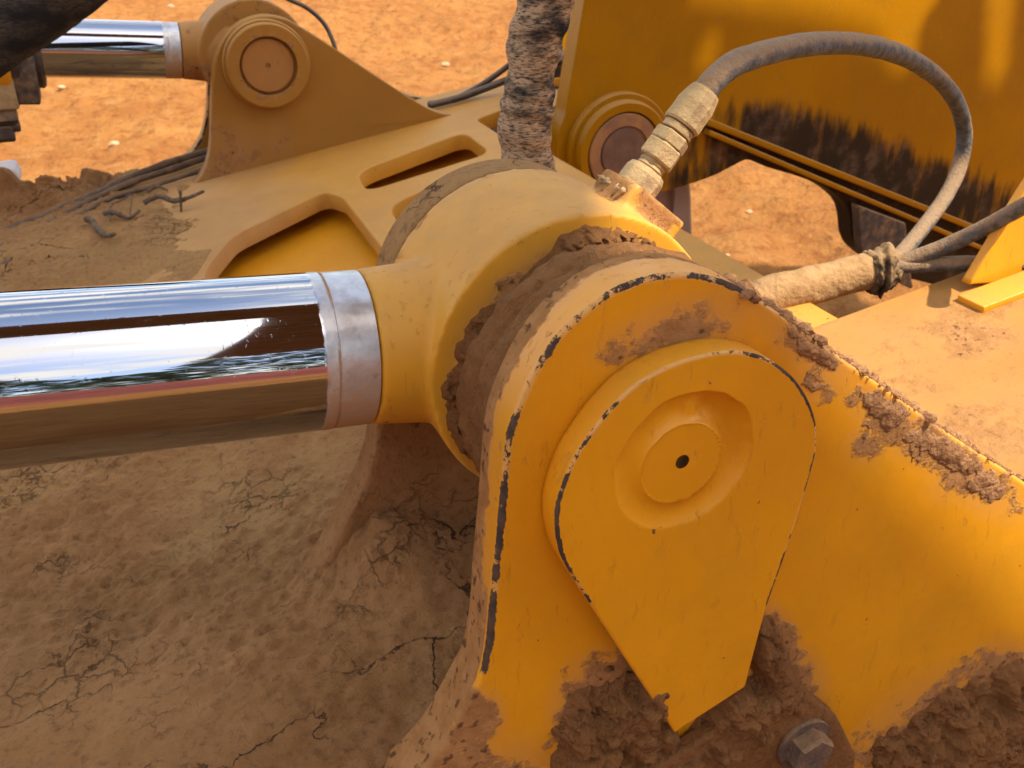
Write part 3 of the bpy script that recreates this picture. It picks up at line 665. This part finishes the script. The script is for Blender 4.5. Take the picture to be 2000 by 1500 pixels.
# ------------------------------------------------------------------ pins
YP = -.184
pin1 = thing('pivot_pin', 'flush pin welded to a thick teardrop yellow keeper plate with a small centre hole', 'pin', (0, YP, ZC), 'pivot pins')
rp = [(1318, 1432), (1272, 1362), (1220, 1284), (1160, 1192), (1106, 1106), (1090, 1060), (1086, 1008), (1096, 960), (1117, 906), (1148, 856), (1190, 802), (1240, 754), (1300, 719), (1360, 698),
      (1420, 687), (1472, 692), (1514, 709), (1553, 741), (1580, 782), (1594, 824), (1596, 866), (1588, 910), (1560, 1004), (1532, 1090), (1500, 1180), (1480, 1250), (1456, 1342)]
q = trace(rp, YP); curve = spline(q, 260); bot = polyline([q[-1], q[0]], 24, closed=False)[1:-1]
pc_ = P(1335, 904, YP)[[0, 2]]
def groove(V, c, yf):
    V = V.copy(); m = V[:, 1] == yf; dx = V[m, 0] - c[0]; dz = V[m, 2] - c[1]; r = np.hypot(dx, dz); an = np.degrees(np.arctan2(dz, dx))
    amp = .30 + .70 * np.exp(-(((an - 35 + 180) % 360 - 180) / 70) ** 2)            # the weld sinks deepest on the upper right
    wob = (fbm(np.c_[V[m, 0], V[m, 2], 0 * dx], 60, 3) - .5)
    w0 = .0245 - .001 * np.cos(np.radians(an - 60)); w1 = .0425 + .001 * np.cos(np.radians(an - 30)) + wob * .003
    s_ = np.clip((r - w0) / (w1 - w0), 0, 1)
    prof = np.where((r > w0) & (r < w1), np.sin(np.pi * s_ ** .8) ** .75, 0)
    lump = .0028 * np.exp(-((dx - .004) ** 2 + (dz - .031) ** 2) / .006 ** 2)
    V[m, 1] += .0085 * amp * prof - lump + .0012 * (r < w0)
    return V
def rp_attr(V, ED):
    uv = proj(V); d = blobs(uv, [(1390, 1400, 60, .25, 2, -30)]); side = V[:, 1] > YP + .003
    return {'chip': ED * np.where(uv[:, 1] > 1180, .5, .95), 'dirt': np.where(side, .12 + .5 * sstep(1050, 1250, uv[:, 1]), d)}
plate('keeper_plate', np.vstack([curve, bot]), YP, Y_LF - .0008, M_LUG, pin1, center=pc_, bev=.0013, nr=110, face=groove, attr=rp_attr, chipw=.0018, hole=.0042)
lathe('pin_shaft', (pc_[0], YP + .009, pc_[1]), (0, 1, 0), [(0, .002), (0, .0395), (.285, .0395)], M_PIN, pin1, n=48)
pin2 = thing('pivot_pin', 'round plain pin end scuffed to bare metal inside the far lug boss ring', 'pin', fc + (0, -.02, 0), 'pivot pins')
lathe('pin_shaft', (fc[0], YI - .021, fc[2]), (0, 1, 0), [(0, .002), (.003, .003), (0, .005), (0, .0455), (.002, .0475), (.22, .0475)], M_PIN, pin2, n=64,
      attr=lambda V: {'chip': .55 * sstep(.03, .047, np.linalg.norm(V[:, (0, 2)] - fc[[0, 2]], axis=1)), 'dirt': np.full(len(V), .22)})

# keeper bar with its bolt on the lug face
kb = trace([(1080, 1590), (1200, 1506), (1322, 1434), (1458, 1346), (1548, 1322), (1612, 1372), (1650, 1450), (1640, 1540), (1560, 1650), (1200, 1800)], Y_LF, 120, True, False)
bar = plate('stop_bar', kb, Y_LF - .014, Y_LF - .001, M_MUDRED, None, bev=.003, nr=10)
tag(bar, 'clay caked flat stop bar bolted under the tip of the teardrop keeper plate', 'stop bar')
bc = P(1566, 1448, Y_LF - .014)
bolt = thing('hex_bolt', 'dark rusty hex bolt with washer holding the stop bar', 'bolt', bc, None)
wsh = lathe('washer', bc, (0, -1, 0), [(0, .012), (0, .0215), (.002, .0222), (.004, .0215), (.004, .012)], M_RUST, bolt, n=48)
lathe('bolt_head', bc + (0, -.004, 0), (0, -1, 0), [(0, .0170), (.010, .0170), (.0125, .0150), (.0125, .004)], M_RUST, bolt, n=6, smooth=False, rot=.35)

# ------------------------------------------------------------------ clay on the pivot
def mud_sheet(name, label, cx, ny_, ext, res, origin, hfun, mat, cat='mud'):
    xs = np.linspace(-ext[0], ext[0], res[0]); zs = np.linspace(-ext[1], ext[1], res[1])
    Xg, Zg = np.meshgrid(xs, zs, indexing='ij'); a = np.c_[Xg.ravel(), Zg.ravel()]; base = np.c_[cx[0] + a[:, 0], np.full(len(a), ny_), cx[1] + a[:, 1]]
    h = hfun(base); base[:, 1] -= h; fs = grid_faces(*res); keep = h > -.0015
    fs = [f for f in fs if any(keep[i] for i in f)]
    used = np.zeros(len(base), bool); used[np.array(fs).ravel()] = True; mp = np.cumsum(used) - 1
    o = mesh_obj(name, base[used], [tuple(int(mp[i]) for i in f) for f in fs], mat, None, True, origin=origin)
    return tag(o, label, cat, kind='stuff')
def ring_h(b):
    d = b - np.array((0, 0, ZC)); r = np.hypot(d[:, 0], d[:, 2]); an = np.degrees(np.arctan2(d[:, 2], d[:, 0])) % 360
    q3 = np.c_[d[:, 0], d[:, 2], np.zeros(len(d))]
    n1 = fbm(q3, 22, 4, .6) - .5; n2 = fbm(q3 + 4, 90, 4, .62) - .5
    lim = .0885 + .017 * n1 * 2
    for a0, w_, k in ((62, 14, .010), (35, 10, -.002), (150, 35, -.002), (100, 16, -.006), (125, 14, -.005), (200, 25, .001)):
        lim = lim + k * np.exp(-(((an - a0 + 180) % 360 - 180) / w_) ** 2)
    h = .0045 + .014 * sstep(.09, .066, r) + n1 * .018 + n2 * .012 + (1 - np.abs(2 * fbm(q3 + 9, 130, 3, .6) - 1)) ** 2 * .007 - .004 + (fbm(q3 + 2, 320, 2) - .5) * .004
    h = h * sstep(lim + .002, lim - .008, r)
    return np.where((r > .055) & (r < lim + .003), np.maximum(h, -.001), -.004)
mud_sheet('clay_ring', 'brown clay packed around the rod eye face beside the lug', (0, ZC), -.0535, (.104, .104), (330, 330), (0, -.06, ZC), ring_h, M_MUDRED)
def px_patch(L, hmax, s=60):
    def f(b):
        uv = proj(b); d = blobs(uv, L); q3 = b * 1.; n1 = fbm(q3, s, 4, .6) - .5; n2 = fbm(q3 + 3, s * 3.2, 3, .6) - .5
        k = sstep(.32, .75, d + n1 * .8); return k * (hmax * (.5 + d * .6) + n1 * hmax * .8 + n2 * hmax * .5) - .003 * (k < .02)
    return f
cpt = P(1330, 1390, Y_LF)
mud_sheet('clay_clump', 'cracked brown clay heaped along the keeper plate tip and stop bar', (cpt[0], cpt[2]), Y_LF - .001, (.13, .08), (260, 170), cpt,
          px_patch([(1215, 1400, 105, .9, 1.5, -35), (1270, 1350, 55, .85, 1.5, 60), (1490, 1270, 45, .9, 2, 78), (1515, 1330, 60, .9), (1450, 1380, 70, .9, 1.6, -30), (1150, 1470, 90, .9), (1380, 1450, 70, .8, 1.5, -30), (1280, 1500, 90, .7)], .019), M_MUDRED)
cpt = P(1900, 1420, Y_LF)
mud_sheet('clay_bank', 'rough brown clay stuck to the lower lug face below the sunlit scratches', (cpt[0], cpt[2]), Y_LF - .001, (.14, .11), (240, 190), cpt,
          px_patch([(1900, 1450, 130, .95, 1.7, -33), (2010, 1370, 110, .9, 1.3, -33), (1800, 1520, 130, .9), (1980, 1500, 160, .95)], .02, 45), M_MUDRED)
cpt = P(1740, 800, Y_LF)
mud_sheet('clay_smear', 'flaky red clay smeared along the sloping upper lug edge', (cpt[0], cpt[2]), Y_LF - .0005, (.2, .13), (420, 270), cpt,
          lambda b: np.where(proj(b)[:, 1] > np.interp(proj(b)[:, 0], [1400, 1510, 1650, 1737, 1860, 1990, 2200], [548, 603, 704, 764, 851, 935, 1075]) + 6,
                             px_patch([(1600, 690, 36, .54, 2.6, 36), (1585, 745, 45, .42), (1735, 800, 42, .64, 2.8, 37), (1690, 850, 40, .45), (1845, 880, 42, .62, 2.6, 35), (1930, 940, 50, .52, 2, 35), (1800, 905, 50, .42)], .0022, 75)(b), -.004), M_CRUMB)
# loose crumbs lying on the rim of the outer lug
def crumbs():
    V = []; Fq = []; k = 0
    for i in range(1200):
        t = rng.random(); x = 1420 + 640 * t; y = np.interp(x, [1400, 1510, 1650, 1737, 1860, 1990, 2200], [548, 603, 704, 764, 851, 935, 1075])
        p_ = P(x, y, Y_LF); p_[1] = Y_LF + rng.random() ** .8 * .034 - .001; s_ = (.0007 + .0032 * rng.random() ** 3.5) * (1.3 if rng.random() < .08 else 1)
        if fbm(np.array([[t * 9, 1., 0]]), 1, 2)[0] < .40: s_ *= .55
        bm = bmesh.new(); bmesh.ops.create_icosphere(bm, subdivisions=1, radius=1)
        jit = .65 + .7 * rng.random((len(bm.verts), 1)); co = np.array([v.co[:] for v in bm.verts]) * jit * s_ * (1 + .5 * rng.random(3)); co[:, 2] *= .8
        V.append(co + p_ + (0, 0, s_ * .35)); Fq += [tuple(v.index + k for v in f.verts) for f in bm.faces]; k += len(co); bm.free()
    o = mesh_obj('clay_crumbs', np.vstack(V), Fq, M_CRUMB, None, False, origin=P(1740, 764, Y_LF)); tag(o, 'loose clay crumbs lying on the sloping rim of the nearer lug', 'clay', kind='stuff')
crumbs()
def crust():
    V = []; Fq = []; k = 0; c0 = P(1240, 384, -.003); ax = unit(P(1252, 392, -.002) - np.array((0, 0, ZC)))
    for i in range(420):
        a_ = rng.uniform(-.019, .019, 3); p_ = c0 + a_; p_ = p_ - ax * ((p_ - c0) @ ax) - ax * .0035; s_ = .0009 + .0026 * rng.random() ** 3
        bm = bmesh.new(); bmesh.ops.create_icosphere(bm, subdivisions=1, radius=1)
        co = np.array([v.co[:] for v in bm.verts]) * (.65 + .7 * rng.random((len(bm.verts), 1))) * s_
        V.append(co + p_); Fq += [tuple(v.index + k for v in f.verts) for f in bm.faces]; k += len(co); bm.free()
    tag(mesh_obj('dust_crust', np.vstack(V), Fq, M_FIT, None, True, origin=c0), 'tan dust crust caked round the foot of the hose fitting', 'dust', kind='stuff')
crust()

# ------------------------------------------------------------------ hoses and fittings
hose = thing('hydraulic_hose', 'dusty black hose looping from the rod eye fitting up and round to the tape knot', 'hose', P(1240, 372, 0), 'hydraulic hoses')
hp_ = [(1372, 188, .004), (1392, 158, .006), (1440, 122, .02), (1520, 97, .05), (1600, 85, .08), (1690, 88, .12), (1770, 112, .17), (1832, 153, .22), (1868, 200, .26), (1883, 255, .28), (1876, 318, .28), (1850, 378, .265), (1808, 438, .245), (1765, 490, .225), (1735, 518, .215)]
def hose_d(base, t, ang, r): return (fbm(base, 90, 3) - .5) * r * .14
tube('hose_line', [P(*q_) for q_ in hp_], .0088, M_RUBBER, hose, n=20, seg=190, disp=hose_d)
f0, f1 = P(1236, 374, 0), P(1374, 184, .004); fa = unit(f1 - f0); fl_ = np.linalg.norm(f1 - f0)
def fit(name, t0, t1, prof, n=24, rot=0): return lathe(name, f0 + fa * fl_ * t0, fa, [(a * fl_ * (t1 - t0), r * .88) for a, r in prof], M_FIT, hose, n=n, smooth=n > 10, rot=rot)
fit('elbow', -.12, .22, [(0, .017), (.85, .0165), (1, .0145), (1, .008)], 8, .2)
fit('thread_neck', .20, .33, [(0, .0115), (.2, .0105), (.3, .0115), (.5, .0105), (.6, .0115), (.8, .0105), (1, .0115)], 24)
fit('swivel_nut', .31, .47, [(0, .008), (0, .0145), (.08, .0155), (.92, .0155), (1, .0142), (1, .008)], 6, .3)
fit('hex_body', .475, .585, [(0, .008), (0, .0140), (.1, .0148), (.9, .0148), (1, .0138), (1, .008)], 6, .1)
fit('collar', .60, .67, [(0, .008), (0, .0118), (.1, .0128), (.9, .0128), (1, .0118), (1, .008)], 24)
fit('ferrule', .675, 1.03, [(0, .008), (0, .0145), (.06, .0155), (.3, .0150), (.6, .0152), (.93, .0128), (1, .0118), (1, .008)], 10, .1)

wrapo = thing('hose_wrap', 'thick clay coated hose wrap lying on the deck corner with a black tape knot', 'hose wrap', P(1600, 560, .235))
def wrap_d(base, t, ang, r): return (fbm(base, 38, 4, .6) - .5) * r * .30
tube('wrap_sleeve', [P(1380, 612, .275), P(1450, 594, .262), P(1520, 574, .25), P(1600, 555, .238), P(1680, 533, .226), P(1722, 524, .22)], [.0205, .0215, .0225, .0215, .020, .0205], M_WRAP, wrapo, n=40, seg=150, disp=wrap_d)
def tape_d(base, t, ang, r): return (fbm(base, 55, 4, .65) - .5) * r * .9 + r * .12 * math.sin(t * 14)
tube('tape_knot', [P(1692, 532, .223), P(1712, 528, .221), P(1732, 528, .217), P(1748, 530, .214)], [.021, .0245, .0245, .017], M_TAPE, wrapo, n=48, seg=50, disp=tape_d)
h2 = tube('hydraulic_hose', [P(1735, 520, .215), P(1790, 502, .20), P(1880, 466, .17), P(2000, 402, .12), P(2120, 330, .06)], .0088, M_RUBBER, None, n=20, seg=90, disp=hose_d)
tag(h2, 'grey dusty hose rising from the tape knot toward the yellow bracket top', 'hose', 'hydraulic hoses')
h3 = tube('hydraulic_hose', [P(1735, 520, .212), P(1800, 518, .195), P(1880, 514, .17), P(2000, 515, .14), P(2120, 520, .11)], .0084, M_RUBBER, None, n=20, seg=90, disp=hose_d)
tag(h3, 'grey hose running level from the tape knot across the yellow bracket', 'hose', 'hydraulic hoses')

def braid_disp(base, t, ang, r):
    w = np.sin(t * 62 + 1.2 * np.sin(ang + t * 9) + 5 * vnoise(np.array([[t * 8, 2., 3.]]))[0]) * .035 + np.sin(t * 23 + np.cos(ang)) * .05
    return r * (w + (fbm(base, 26, 4, .6) - .5) * .32)
YS = .36
sv = tube('braided_hose_sleeve', [P(1088, -120, YS), P(1072, -40, YS), P(1060, 20, YS), P(1046, 80, YS), P(1038, 140, YS), P(1029, 200, YS), P(1026, 250, YS), P(1030, 300, YS), P(1034, 340, YS), P(1036, 420, YS)],
          [.030, .0295, .0285, .0265, .0265, .0265, .027, .0265, .029, .027], M_BRAID, None, n=48, seg=260, disp=braid_disp)
tag(sv, 'wrinkled black braided hose sleeve streaked with tan dust rising behind the rod eye', 'hose sleeve')
YQ = 1.0
sq = tube('woven_hose_sleeve', [P(-260, 170, YQ), P(-120, 110, YQ), P(-20, 50, YQ), P(80, -15, YQ), P(190, -100, YQ), P(300, -190, YQ)], .058, M_WEAVE, None, n=48, seg=150, disp=lambda b, t, a, r: r * (fbm(b, 18, 3) - .5) * .12)
tag(sq, 'thick black woven hose sleeve slanting above the far cylinder gland', 'hose sleeve')

# cables
def cab(pts, r, label, grp=None, mat=M_CABLE, name='cable', disp=None):
    return tag(tube(name, pts, r, mat, None, n=12, seg=80, disp=disp), label, 'cable', grp)
cab([P(520, -22, 1.40), P(560, -3, 1.39), P(600, 16, 1.38), P(632, 45, 1.37), P(650, 80, 1.355), P(657, 110, 1.345), P(655, 140, 1.34)], .0042, 'thin black grease line curling from the far rod eye behind the lug')
cab([P(840, 208, 1.40) + DN * .006, P(880, 197, 1.40), P(930, 172, 1.38), P(975, 142, 1.36), P(1010, 112, 1.34), P(1040, 70, 1.3)], .0062, 'black cable lifting off the far deck edge toward the braided sleeve', 'deck cables')
cab([P(838, 212, 1.37) + DN * .006, P(900, 190, 1.37), P(960, 168, 1.36), P(1020, 145, 1.34), P(1100, 118, 1.3)], .0075, 'thicker black cable lying flat along the far deck edge', 'deck cables')
cd_ = lambda x, y, h=.010: D(x, y) + DN * h
M_BURIED = simple('buried_cable', (.06, .04, .027), (.17, .10, .055), .9, 60, .7, .003, dust=.25, dcol=(.30, .17, .08))
bd = lambda b, t, a, r: r * (fbm(b, 40, 3) - .5) * .5
cab([cd_(-60, 525), cd_(60, 468), cd_(160, 412), cd_(260, 366), cd_(340, 340), cd_(420, 312)], .0062, 'clay coloured cable half buried in mud toward the far lug', 'cables in the mud', M_BURIED, disp=bd)
cab([cd_(-60, 492), cd_(70, 440), cd_(170, 398), cd_(270, 352), cd_(350, 322), cd_(430, 300)], .0075, 'dark cable half buried beside the torn mud edge', 'cables in the mud', M_BURIED, disp=bd)
cab([cd_(-60, 560), cd_(40, 512), cd_(120, 455), cd_(210, 402), cd_(300, 374), cd_(410, 338)], .0046, 'thin muddy cable furthest from the torn mud edge', 'cables in the mud', M_BURIED, disp=bd)

# ------------------------------------------------------------------ big yellow body with its pin boss
YB = 1.10
body = thing('loader_arm', 'big yellow side plate with oily black lower half and round pin boss', 'machine arm', P(1600, 330, YB))
bo = [(1178, -220), (1178, 0), (1140, 115), (1104, 226), (1090, 262), (1086, 300), (1094, 345), (1110, 372), (1180, 392), (1262, 382), (1330, 365), (1392, 344), (1432, 324), (1462, 312), (1500, 327), (1560, 345), (1612, 366),
      (1648, 394), (1660, 420), (1664, 462), (1674, 486), (1700, 508), (1760, 540), (1900, 575), (2100, 620), (2400, 600), (2500, 200), (2500, -220)]
bq = trace(bo, YB); bq = np.vstack([polyline(np.vstack([bq[0], bq[3]]), 60, closed=False)[:-1], spline(bq[3:20], 190)[:-1], polyline(bq[19:], 160, closed=False)[:-1], polyline(np.vstack([bq[-1], bq[0]]), 60, closed=False)[:-1]])
def body_attr(V, ED):
    uv = proj(V); x, y = uv[:, 0], uv[:, 1]
    line = np.interp(x, [1380, 1960], [238, 472])
    up = line - y                                   # pixels above the flange
    ampl = np.interp(x, [1370, 1400, 1480, 1700, 2000], [0, .45, .95, .95, .85])
    hgt = np.interp(x, [1380, 1450, 1600, 1800, 2000], [45, 95, 145, 150, 150])
    o = ampl * (1 - sstep(.35, 1.25, up / hgt)) * (up > -4)
    o = np.maximum(o, (up <= -4) * np.interp(x, [1290, 1400, 1460], [.35, .8, 1.]) * (x > 1290))
    o = np.maximum(o, blobs(uv, [(1330, 350, 60, .75, 1.5, -15), (1240, 360, 60, .5)]))
    return {'oil': o, 'chip': ED * .3, 'dirt': np.zeros(len(V))}
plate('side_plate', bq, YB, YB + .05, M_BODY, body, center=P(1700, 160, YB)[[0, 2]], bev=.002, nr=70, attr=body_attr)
# welded flange strips along the lower edge
for a_, b_, t_ in (((1378, 236), (2100, 524), .014), ((1380, 257), (2100, 562), .011)):
    p_, q_ = P(*a_, YB - .012), P(*b_, YB - .012); d_ = unit(q_ - p_)
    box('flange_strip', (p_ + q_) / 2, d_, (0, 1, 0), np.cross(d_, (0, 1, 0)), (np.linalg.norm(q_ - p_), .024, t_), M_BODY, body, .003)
p_, q_ = P(1700, 470, YB - .02), P(1760, 500, YB - .02)
gus = trace([(1662, 395), (1755, 430), (1762, 500), (1770, 560), (1690, 520), (1668, 480)], YB - .006, 60, True, False)
plate('gusset', gus, YB - .03, YB - .004, M_DARK, body, bev=.003, nr=6)
bcx = P(1205, 292, YB)
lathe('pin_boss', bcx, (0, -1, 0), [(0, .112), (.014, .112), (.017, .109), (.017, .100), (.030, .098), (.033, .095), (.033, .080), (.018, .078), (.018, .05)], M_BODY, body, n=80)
bp = thing('pivot_pin', 'rust brown pin and collar set in the round boss of the big yellow plate', 'pin', bcx + (0, -.03, 0), 'pivot pins')
M_RPIN = simple('rusty_pin', (.36, .16, .04), (.22, .10, .05), .65, 30, .5, .003, dust=.2)
lathe('collar', bcx + (0, -.012, 0), (0, -1, 0), [(0, .05), (0, .076), (.018, .076), (.020, .074), (.020, .053), (.014, .052)], M_RPIN, bp, n=64)
lathe('pin_shaft', bcx + (0, .06, 0), (0, -1, 0), [(0, .049), (.088, .049), (.090, .047), (.090, .002)], simple('clay_stained_pin', (.20, .10, .05), (.12, .06, .035), .8, 25, .5, .003), bp, n=56)
# the twin plate behind it and the cross bars between the two
YC2 = 1.75
bk = trace([(1075, -200), (1082, 60), (1092, 112), (1140, 118), (1330, 120), (1330, -200)], YC2, 80, True, False)
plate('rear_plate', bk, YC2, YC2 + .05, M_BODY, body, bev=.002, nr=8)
for a_, b_, t_, m_ in (((1040, 128), (1230, 112), .05, M_DARK), ((1040, 160), (1200, 136), .022, M_EYE), ((1060, 178), (1240, 150), .016, M_BLOCK)):
    p_, q_ = P(*a_, 1.62), P(*b_, 1.62); d_ = unit(q_ - p_); box('cross_bar', (p_ + q_) / 2, d_, (0, 1, 0), np.cross(d_, (0, 1, 0)), (np.linalg.norm(q_ - p_), .08, t_), m_, body, .004)
post = thing('support_post', 'dusty grey brown upright plate post under the yellow arm', 'post', P(1310, 420, 1.2))
pq = trace([(1200, 330), (1348, 335), (1353, 380), (1355, 470), (1352, 600), (1200, 600)], 1.2, 90, True, False)
ppl = plate('post_plate', pq, 1.2, 1.26, M_TAUPE, post, bev=.012, nr=8)
box('post_rib', P(1310, 470, 1.19), (1, 0, 0), (0, 1, 0), (0, 0, 1), (.006, .012, .3), M_TAUPE, ppl, .001)

# bracket at the right
br = thing('yellow_bracket', 'clean bright yellow folded bracket standing on the sunlit deck wing', 'bracket', P(1950, 545, .14))
bq1 = trace([(1893, 556), (1925, 502), (1975, 418), (2030, 330), (2200, 300), (2200, 545), (2010, 545), (1960, 552)], .135, 110, True, False)
plate('upright', bq1, .135, .147, M_PAINT, br, bev=.0015, nr=8, chip=.25)
fq = [D(1893, 558), D(1880, 580), D(2080, 560), D(2060, 535)]
box('foot_flange', D(2010, 560) + DN * .006, DE, (0, 1, 0), DN, (.16, .035, .008), M_PAINT, br, .0015)

# ------------------------------------------------------------------ small things at the left edge
blk = thing('cast_block', 'pale grey chamfered metal block beyond the torn mud edge', 'block', P(8, 375, 1.7))
b_ = trace([(-90, 345), (26, 332), (40, 352), (34, 378), (0, 398), (-90, 420)], 1.62, 60, True, False)
plate('block_body', b_, 1.62, 1.72, M_BLOCK, blk, bev=.012, nr=6)
lathe('bolt_hole', P(-30, 380, 1.62), (0, -1, 0), [(0, .02), (.004, .02), (.004, .012), (.001, .010)], M_DARK, blk, n=32)
hb = thing('hex_bolt', 'dark clamp bolt hanging below the far cylinder gland', 'bolt', P(10, 215, 1.36))
box('clamp_ear', P(4, 180, 1.34), (1, 0, 0), (0, 1, 0), (0, 0, 1), (.045, .04, .055), M_FIT, hb, .004)
lathe('bolt_shank', P(18, 245, 1.34) + (-.06, 0, 0), (1, 0, 0), [(0, .012), (.075, .012), (.077, .010)], M_DARK, hb, n=24)
lathe('bolt_head', P(40, 225, 1.34) + (-.045, 0, 0), (1, 0, 0), [(0, .006), (0, .021), (.034, .021), (.04, .017), (.04, .003)], M_DARK, hb, n=6, smooth=False, rot=.2)
lathe('nut', P(30, 256, 1.34) + (-.055, 0, 0), (1, 0, 0), [(0, .006), (0, .018), (.05, .018), (.053, .015), (.053, .003)], M_DARK, hb, n=6, smooth=False, rot=.5)

# twigs and roots lying on the mud
tw = [([(178, 452), (190, 458), (205, 472), (222, 484), (236, 487)], .0052, 'bent pale twig with a curled end lying on the mud'),
      ([(214, 440), (236, 444), (258, 443), (282, 434)], .0045, 'dark thick root fragment behind the bent twig'),
      ([(296, 397), (318, 392), (334, 389)], .0030, 'short straight dark twig above the clump of roots'),
      ([(290, 420), (320, 412), (350, 410), (380, 408), (408, 402)], .0048, 'long dark crooked root lying toward the far lug'),
      ([(352, 372), (353, 390), (354, 414)], .0024, 'thin upright stem poking from the dark crooked root'),
      ([(225, 455), (228, 430), (245, 408), (262, 402), (268, 420), (260, 438)], .0016, 'hair thin root curled in a loop on the mud')]
for L, r_, lab in tw:
    pts = [D(x, y) + DN * (.022 + .006 * math.sin(i * 2.1)) for i, (x, y) in enumerate(L)]
    if 'upright' in lab: pts = [P(x, y, D(354, 414)[1]) for x, y in L]
    tag(tube('twig', pts, [r_, r_, r_ * .6], M_TWIG, None, n=8, seg=40, disp=lambda b, t, a, r: r * (fbm(b, 120, 3) - .5) * .9), lab, 'twig', 'twigs on the mud')

# pale stones on the clay
def stone(px, py, s, lab):
    c = G(px, py); bm = bmesh.new(); bmesh.ops.create_icosphere(bm, subdivisions=3, radius=1); co = np.array([v.co[:] for v in bm.verts]); fs = [tuple(v.index for v in f.verts) for f in bm.faces]; bm.free()
    co = co * (.75 + .5 * fbm(co + px, 1.3, 3)[:, None]) * s * (1.2, .9, .65)
    tag(mesh_obj('stone', co + c + (0, 0, s * .2), fs, M_STONE, None, True, origin=c), lab, 'stone', 'stones on the clay')
for px, py, s in ((224, 283, .024), (211, 13, .04), (334, 14, .035), (1790, 505, .01), (120, 172, .022), (870, 128, .03), (1462, 415, .014), (1420, 500, .01)):
    stone(px, py, s, 'small pale stone lying on the sunlit orange clay')

# ------------------------------------------------------------------ unseen plates added overhead, outlined to shade the pivot; they show in the chrome
M_UNDER = simple('shade_plate_grey', (.17, .13, .12), (.11, .08, .075), .8, 6, .3, .003)
oh = thing('overhead_shade_caster', 'unseen plates added overhead, cut to cast the shade over the pivot', 'shade caster', (1.6, -.6, 0))
ZO = 3.9
def cast(w): w = np.asarray(w, float); return (w + SUN * (ZO - w[2]) / SUN[2])[:2]
def shade_plate(name, L, holes_=(), thick=.03):
    V_, F_ = fill2d([np.array(L, float)] + [np.array(h, float) for h in holes_], thick, .004)
    W_ = V_ + np.array((0, 0, ZO + thick / 2)); mesh_obj(name, W_, F_, M_UNDER, oh)
def sun_gaps(L): return [cast(P(x, y, YB)) for x, y in L]  # openings traced back along the sun from its patches on the arm
k1, k2 = cast(P(1195, 355, 0)), cast(D(1530, 570) + DN * .04); kd = unit(k2 - k1)
l1, l2 = cast(P(1600, 790, Y_LF)), cast(P(2000, 1215, Y_LF)); ld = unit(l2 - l1)
apx = np.array((k1[0] - .05, (k1[1] + l1[1]) / 2))
kr = k1 + kd * (3.6 - k1[0]) / kd[0]; lr = l1 + ld * (3.0 - l1[0]) / ld[0]
yt = cast(P(400, 40, YF))[1] + .25
shade_plate('upper_shade_plate', [(-3.5, apx[1] + .85), (.45, apx[1] + .85), (.45, apx[1] + .004), apx + (0, .004), k1, k2, kr, (3.6, yt), (-3.5, yt)],
     [sun_gaps([(1352, -60), (1352, 20), (1405, 31), (1510, 42), (1615, 60), (1700, 85), (1740, 150), (1778, 160), (1792, 70), (1850, -10), (1872, -60)]),
      sun_gaps([(1928, -60), (1918, 172), (1955, 190), (1964, 155), (1986, -60)]), sun_gaps([(1362, 84), (1362, 150), (1400, 152), (1402, 78)])])
shade_plate('lower_shade_plate', [(.45, apx[1] - .004), apx - (0, .004), l1, l2, lr, (3.0, -5.5), (.45, -5.5)])

# a red clay bank and trees behind the viewer
def bank():
    xs = np.linspace(-30, 30, 160); ys = np.linspace(-1, 1, 30); Xg, Yg = np.meshgrid(xs, ys, indexing='ij')
    p = np.c_[Xg.ravel(), -11 + Yg.ravel() * 4, np.zeros(Xg.size)]; p[:, 2] = 2.0 * (np.cos(Yg.ravel() * np.pi) + 1) / 2 * (.55 + .6 * fbm(p, .15, 3)) + (fbm(p, .8, 3) - .5) * .6 * (1 - Yg.ravel() ** 2) - .05
    m = simple('red_clay_bank', (.26, .07, .05), (.19, .05, .036), .95, 2.5, .5, .05, spec=.1)
    tag(mesh_obj('clay_bank_hill', p, grid_faces(160, 30), m, None, True, origin=(0, -11, 0)), kind='structure', label='long red clay bank behind the viewer')
    m2 = simple('leaves', (.05, .085, .022), (.09, .125, .035), .8, 3, .3, .05, spec=.2)
    V = []; Fq = []; n = 14000; c = np.c_[rng.uniform(-45, 45, n), -27 + rng.normal(0, 2, n), rng.random(n) ** .8]
    c[:, 2] *= 6 + 14 * fbm(np.c_[c[:, 0], 0 * c[:, 0], 0 * c[:, 0]], .25, 3); s_ = .25 + .35 * rng.random(n)
    d1 = rng.normal(size=(n, 3)); d1 /= np.linalg.norm(d1, axis=1)[:, None]; d2 = np.cross(d1, rng.normal(size=(n, 3))); d2 /= np.linalg.norm(d2, axis=1)[:, None]
    d1 *= s_[:, None]; d2 *= s_[:, None] * .7
    V = np.stack([c - d1, c + d2, c + d1, c - d2], 1).reshape(-1, 3); Fq = [(4 * i, 4 * i + 1, 4 * i + 2, 4 * i + 3) for i in range(n)]
    tag(mesh_obj('tree_belt', V, Fq, m2, None, False, origin=(0, -30, 0)), 'far belt of green trees behind the red clay bank', 'trees', kind='stuff')
bank()
